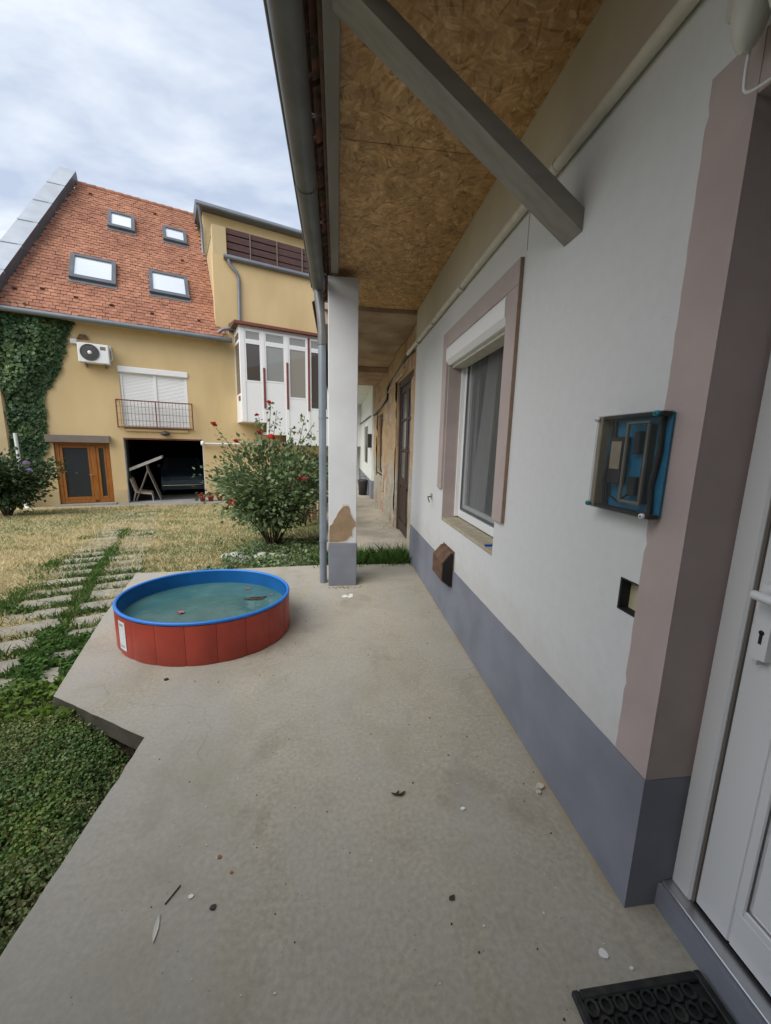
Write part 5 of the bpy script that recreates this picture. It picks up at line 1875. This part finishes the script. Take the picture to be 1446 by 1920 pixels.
def scatter_leaves(n, xr, yr, accept, size, name, mat, label, zlo=.0, zhi=.07, cat='leaves'):
    x = RNG.uniform(*xr, n); y = RNG.uniform(*yr, n)
    k = accept(x, y)
    x, y = x[k], y[k]
    z = gh(x, y)+zlo+(zhi-zlo)*RNG.random(len(x))*(.4+.9*fbm(x, y, 3.0))
    p = np.stack([x, y, z], -1)
    q = leaf_quads(p, size*(.6+.8*RNG.random(len(x))), (0, 0, 1.2), .75)
    o = np_mesh(name, q, 4, mat)
    tag(o, label, cat, kind='stuff')
    return o


def edge_bare(x, y):
    # bare litter strip along the slab edge
    return smooth01((-.99-x)/.38)*smooth01((2.12-y+.45*(x+.98)*-1*.0)/.25)


scatter_leaves(150000, (-2.3, -.99), (.55, 2.4), lambda x, y: bed_mask(x, y) & (~inside(x, y, SLAB)) & (RNG.random(len(x)) < .1+.9*smooth01(((-1.0-x)-.09+.42*(fbm(x, y, 2.6)-.5))/.16)*(.3+.7*smooth01((fbm(x, y, 4.5)-.3)/.25))), .0155, 'ground_cover', 'cover_leaf', 'dense small-leaved ground cover beside the slab', .0, .1)
scatter_leaves(50000, (-2.3, -.99), (.55, 2.4), lambda x, y: bed_mask(x, y) & (~inside(x, y, SLAB)) & (fbm(x+7, y, 3.2) > .55) & (x < -1.04), .013, 'pale_ground_cover', 'pale_cover_leaf', 'paler tufts in the ground cover beside the slab', .02, .12)
scatter_leaves(9000, (-2.4, -1.3), (1.0, 2.9), lambda x, y: (~inside(x, y, SLAB)) & (np.abs(y-(2.28+.25*(x+1.6))-.03) < .14+.1*fbm(x, y, 4)), .036, 'lime_creeper', 'lime_leaf', 'bright lime creeper along the edge of the planted bed', .02, .16)
scatter_leaves(9000, (-2.3, -.985), (.55, 2.3), lambda x, y: bed_mask(x, y) & (~inside(x, y, SLAB)) & (RNG.random(len(x)) < .25+.75*smooth01((x+1.4)/.25)), .02, 'leaf_litter', 'dead_litter', 'brown dead leaf litter along the slab edge', .0, .025)
scatter_leaves(9000, (-2.2, -.1), (4.5, 6.9), lambda x, y: lawn_ok(x, y) & (fbm(x, y, 1.4)+.25*smooth01((x+1.9)/.5) > .62), .05, 'weed_leaves', 'rose_leaf', 'low dark weeds around the rose bush', .0, .16)
scatter_leaves(26000, (-3.6, -1.6), (2.0, 4.6), lambda x, y: lawn_ok(x, y) & (on_paver(x, y, -.03) <= (fbm(x, y, 2.2) > .6)) & (fbm(x, y, 1.6)+.1*(3.2-y) > .5), .036, 'clover', 'rich_green_blade', 'broad leaved clover among the near pavers', .0, .06)


def bush(th, base, stems, leaf_mat, nleaf, lsize, seed, spread, hgt, droop=.15, rl=.24, bark='bark', stem_r=.016, sub=5, lowcut=.25, lowfrac=.1, flare=1.35):
    """stems fan out from the base; leaves gather round the twigs"""
    rg = random.Random(seed)
    st = MB()
    twigs = []
    bx, by_, bz = base
    for i in range(stems):
        a = 2*PI*i/stems+rg.uniform(-.3, .3)
        rr = spread*math.sqrt(rg.uniform(.03, 1))
        h = hgt*rg.uniform(.55, 1.0)*(1-.22*(rr/spread)**2)
        pts = []
        for k in range(7):
            t = k/6
            pts.append((bx+math.cos(a)*(rr*t**flare+.05)+rg.uniform(-.03, .03)*t*2, by_+math.sin(a)*(rr*t**flare+.05)+rg.uniform(-.03, .03)*t*2, bz-.03+h*(t-droop*t*t*.6)))
        st.tube(pts, [stem_r*(1-.8*k/6) for k in range(7)], 6)
        for k in range(2, 7):
            twigs.append((pts[k], k/6))
        for _ in range(sub):
            k = rg.randint(2, 5)
            p = Vector(pts[k])
            d = Vector((rg.gauss(0, 1), rg.gauss(0, 1), rg.uniform(-.2, 1))).normalized()*rg.uniform(.15, .42)*spread/1.0
            q = [p, p+d*.5+Vector((0, 0, .03)), p+d]
            st.tube(q, [stem_r*.4, stem_r*.3, stem_r*.15], 5)
            twigs.append((q[1][:], .7)); twigs.append((q[2][:], .9))
    st.build('stems', bark, th)
    tw = np.array([t[0] for t in twigs])
    wt = np.array([max(.05, t[1]-lowcut) for t in twigs]); wt /= wt.sum()
    idx = RNG.choice(len(tw), nleaf, p=wt)
    p = tw[idx]+RNG.normal(size=(nleaf, 3))*np.array([rl, rl, rl*.85])*.5
    keep = p[:, 2] > bz+hgt*lowfrac+.12*RNG.normal(size=len(p))
    p = p[keep]
    d = p-np.array([bx, by_, bz+hgt*.45])
    d /= np.linalg.norm(d, axis=1)[:, None]
    fo = np_mesh('foliage', leaf_quads(p, lsize*(.6+.8*RNG.random(len(p))), (0, 0, .8), .62, d), 4, leaf_mat, th)
    return tw, twigs


def rose_mesh():
    m = MB()
    for lay, (r, n_, tilt, h) in enumerate(((.014, 4, .15, .02), (.026, 5, .45, .012), (.04, 6, .9, .004))):
        for k in range(n_):
            a = 2*PI*k/n_+lay*.5
            ca, sa = math.cos(a), math.sin(a)
            w = r*.85
            o1, o2 = r*.25, r
            z1, z2 = h-.012, h+.03*(1-tilt*.8)
            m.add([(ca*o1-sa*w*.3, sa*o1+ca*w*.3, z1), (ca*o1+sa*w*.3, sa*o1-ca*w*.3, z1), (ca*o2+sa*w, sa*o2-ca*w, z2*.8), (ca*o2*1.15, sa*o2*1.15, z2), (ca*o2-sa*w, sa*o2+ca*w, z2*.8)], [(0, 1, 2, 3, 4)], True)
    me = bpy.data.meshes.new('rose')
    me.from_pydata(m.v, [], m.f)
    return me


RM_RED = rose_mesh(); RM_RED.materials.append(MATS['rose_red'])
RM_PINK = rose_mesh(); RM_PINK.materials.append(MATS['rose_pink'])
RM_LIL = rose_mesh(); RM_LIL.materials.append(MATS['flower_lilac'])

bz = float(gh(-1.12, 6.65))
rose = thing('rose_bush', (-1.12, 6.65, bz), 'tall red-flowering rose bush on the lawn behind the pool', 'bush')
bush(rose, (-1.12, 6.65, bz), 24, 'rose_leaf', 11500, .08, 3, .92, 2.0, .1, .26, sub=7, lowcut=.36, lowfrac=.27, flare=1.15)
# long shoots rising above the crown, flowers at their ends
shoots = [(-1.06, 6.5, 2.1), (-.98, 6.6, 2.02), (-1.25, 6.5, 1.9), (-1.35, 6.7, 1.62), (-1.95, 6.6, 1.72), (-.55, 6.8, 1.95), (-.38, 6.7, 1.85), (-1.02, 6.3, 1.62), (-1.58, 6.5, 1.5), (-.75, 6.7, 1.75), (-1.85, 6.6, 1.35)]
sh = MB()
lp_ = []
for i, (x, y, z) in enumerate(shoots):
    p0 = Vector((-1.12+(x+1.12)*.55, 6.65+(y-6.65)*.5, 1.05))
    p1 = Vector((x, y, z))
    mid = (p0+p1)/2+Vector((random.uniform(-.05, .05), 0, .06))
    sh.tube([p0, mid, p1], [.007, .006, .004], 5)
    for k in range(34):
        t = random.uniform(.25, 1)
        q = p0.lerp(p1, t)
        lp_.append((q.x+random.gauss(0, .055), q.y+random.gauss(0, .055), q.z+random.gauss(0, .045)))
sh.build('shoots', 'stem_green', rose)
lp_ = np.array(lp_)
np_mesh('shoot_leaves', leaf_quads(lp_, .07*(.6+.7*RNG.random(len(lp_))), (0, 0, .8), .6), 4, 'rose_leaf', rose)


def bloom(par, me, loc, s=1.0):
    o = link(bpy.data.objects.new('flower', me))
    o.parent = par
    o.location = Vector(loc)-WP[par]
    o.scale = (s, s, s)
    o.rotation_euler = (random.uniform(.2, .9), random.uniform(-.5, .5), random.uniform(0, 6))
    return o


for (x, y, z), me, s in (((-1.08, 6.45, 2.12), RM_RED, 1.0), ((-1.27, 6.45, 1.92), RM_RED, .8), ((-1.97, 6.55, 1.76), RM_RED, 1.25), ((-1.02, 6.25, 1.58), RM_RED, 1.2), ((-1.6, 6.4, 1.5), RM_RED, 1.1), ((-1.22, 6.3, 1.64), RM_RED, 1.0), ((-.5, 6.1, .93), RM_PINK, 1.35), ((-.58, 6.1, .95), RM_RED, .8), ((-1.6, 6.05, .58), RM_RED, 1.3), ((-1.88, 6.3, .68), RM_RED, .7)):
    bloom(rose, me, (x, y, z), s)

b2 = thing('dark_shrub', (-.8, 8.9, float(gh(-.8, 8.9))), 'dark leafy shrub behind the rose bush next to the downpipe', 'bush')
bush(b2, (-.8, 8.9, float(gh(-.8, 8.9))), 13, 'shrub_leaf', 3600, .09, 9, .62, 2.15, .1, .3, sub=5, lowcut=.3, lowfrac=.38)
b3 = thing('oleander_shrub', (-8.35, 10.7, float(gh(-8.35, 10.7))), 'dense dark shrub with a few lilac and pink flowers at the far left', 'bush')
bush(b3, (-8.35, 10.7, float(gh(-8.35, 10.7))), 18, 'shrub_leaf', 6500, .1, 21, 1.0, 1.85, .15, .34, sub=5, lowcut=.12)
for (x, y, z), me, s in (((-7.55, 10.4, .85), RM_LIL, 1.8), ((-7.5, 10.4, .68), RM_LIL, 1.6), ((-8.3, 10.0, 1.25), RM_PINK, 1.6), ((-8.45, 9.95, 1.1), RM_PINK, 1.6), ((-8.15, 10.1, 1.25), RM_PINK, 1.2), ((-8.6, 9.9, 1.28), RM_PINK, 1.2)):
    bloom(b3, me, (x, y, z), s)
# ivy over the left end of the yellow house
ivy = thing('wall_ivy', (0, 0, 0), 'thick dark green ivy climbing the left corner of the yellow wall', 'ivy')
ivy.location = (PX+HX*-2.7+HY*.1, PY+HY*-2.7-HX*.1, -.6)
ivy.rotation_euler = (0, 0, HA)
WP[ivy] = Vector((-2.7, -.1, -.6))
NB = 15000
s = RNG.uniform(-3.9, -1.0, NB)
z = RNG.uniform(-.5, 5.25, NB)
zb = np.array([-.6, .2, .5, .9, 1.35, 1.8, 2.3, 2.8, 3.2, 3.6, 4.0, 4.5, 4.9, 5.3])
sbn = np.array([-2.9, -2.7, -2.5, -2.3, -2.15, -2.16, -2.12, -2.08, -1.85, -1.65, -1.5, -1.42, -1.27, -1.2])
lim = np.interp(z, zb, sbn)+.16*(fbm(s*1.0+5, z, 1.6)-.5)+.1*(fbm(s+9, z, 5)-.5)
k = (s < lim) & ~((np.abs(s+2.83+(.7-z)*.02) < .05) & (z < 1.3))
s, z, lim = s[k], z[k], lim[k]
dep = np.clip((lim-s)*.5, .03, .3)
nn_ = -.02-dep*RNG.random(len(s))**.6*(.4+1.1*fbm(s, z, 2.4))
p = np.stack([s, nn_, z], -1)
dirs = np.stack([RNG.normal(size=len(s))*.5, np.full(len(s), -.5), np.full(len(s), -1.0)], -1)
q = leaf_quads(p, .115*(.6+.7*RNG.random(len(s))), (0, -1.6, .7), .9, dirs)
np_mesh('leaves', q, 4, 'ivy_leaf', ivy)
iv = MB()
for i in range(9):
    x0 = -3.9+i*.11
    pts = [(x0, -.015, -.6)]
    for j in range(1, 7):
        zz = -.6+j*.93
        pts.append((min(float(np.interp(zz, zb, sbn))-.1, x0+random.uniform(-.12, .12)+j*.04), -.015, zz))
    iv.tube(pts, [.02-.0025*j for j in range(7)], 5)
iv.build('vines', 'bark', ivy)
wpp = thing('ivy_drainpipe', (0, 0, 0), 'pale drainpipe showing through the ivy at the left', 'pipe')
wpp.location = (PX+HX*-2.83+HY*.36, PY+HY*-2.83-HX*.36, -.65)
wpp.rotation_euler = (0, 0, HA)
WP[wpp] = Vector((-2.83, -.36, -.65))
MB().tube([(-2.78, -.38, -.6), (-2.8, -.38, 1.25), (-2.81, -.36, 1.6)], .045, 10).build('pipe', 'water_pipe_white', wpp)
MB().tube([(-2.78, -.38, -.58), (-2.7, -.5, -.64)], .05, 10).build('shoe', 'water_pipe_white', wpp)
# tuft of the neighbour's tree over the fire wall
tr = thing('neighbour_tree', (-12.6, 14.8, -.6), 'green tree top just showing past the left roof edge', 'tree')
bush(tr, (-12.6, 14.8, -.6), 10, 'ivy_leaf', 5000, .2, 44, 1.3, 7.0, .1, .9, sub=4, lowcut=.3, stem_r=.08)

# stones round the rose
for i, (x, y, r) in enumerate(((-1.5, 5.72, .14), (-1.33, 5.66, .1), (-1.12, 5.7, .13), (-.96, 5.75, .11), (-1.66, 5.85, .09), (-.8, 5.8, .08))):
    bm = bmesh.new()
    bmesh.ops.create_icosphere(bm, subdivisions=2, radius=r)
    for q in bm.verts:
        kx = 1+.35*(vnoise(q.co.x*9+i*7, q.co.y*9+q.co.z*5, 1.0)-.5)
        q.co = Vector((q.co.x*kx*1.15, q.co.y*kx*.9, q.co.z*kx*.7))
        q.co += Vector((x, y, float(gh(x, y))+r*.3))
    o = MB().frombm(bm, True).build('border_stone', 'stone_pale')
    tag(o, ['pale round stone at the rose border, largest of the left pair', 'small pale stone between the two largest border stones', 'large pale border stone straight below the rose stems', 'pale border stone right of the one below the rose stems', 'small pale stone at the left end of the rose border', 'smallest pale stone at the right end of the rose border'][i], 'stone', 'pale stones bordering the rose bush')
# red potted flowers by the garage corner
for i, (sx, lab) in enumerate(((2.05, 'red flower pot left of three by the garage corner'), (2.32, 'red flower pot in the middle of three by the garage corner'), (2.62, 'red flower pot right of three by the garage corner'))):
    wx, wy = PX+HX*sx+HY*.5, PY+HY*sx-HX*.5
    t = thing('flower_pot', (wx, wy, -.655), lab, 'flower pot', 'red flower pots by the garage')
    MB().lathe([(0, 0), (.07, 0), (.1, .16), (.11, .16), (.11, .19), (.085, .19), (.08, .15), (0, .15)], (wx, wy, -.655), 16).build('pot', 'terracotta', t)
    lpz = np.array([(wx, wy, -.45)])+RNG.normal(size=(60, 3))*np.array([.07, .07, .05])
    np_mesh('leaves', leaf_quads(lpz, np.full(60, .06), (0, 0, .8)), 4, 'rose_leaf', t)
    for q in range(4):
        bloom(t, RM_RED, (wx+random.gauss(0, .06), wy+random.gauss(0, .06), -.4+random.gauss(0, .03)), 1.1)
# low rail fence and planks right of the rose
lf_ = thing('low_fence', (-.1, 9.9, float(gh(-.1, 9.9))), 'low brown wooden fence behind the shrub by the porch', 'fence')
fz = float(gh(-.1, 9.9))
for k in range(9):
    x = -1.5+k*.17
    MB().bbox(x, x+.12, 9.9, 9.92, fz-.05, fz+.62, .004).build('picket', 'old_board', lf_)
for z in (.2, .55):
    MB().bbox(-1.55, .05, 9.921, 9.96, fz+z, fz+z+.06, .004).build('rail', 'board_pale', lf_)
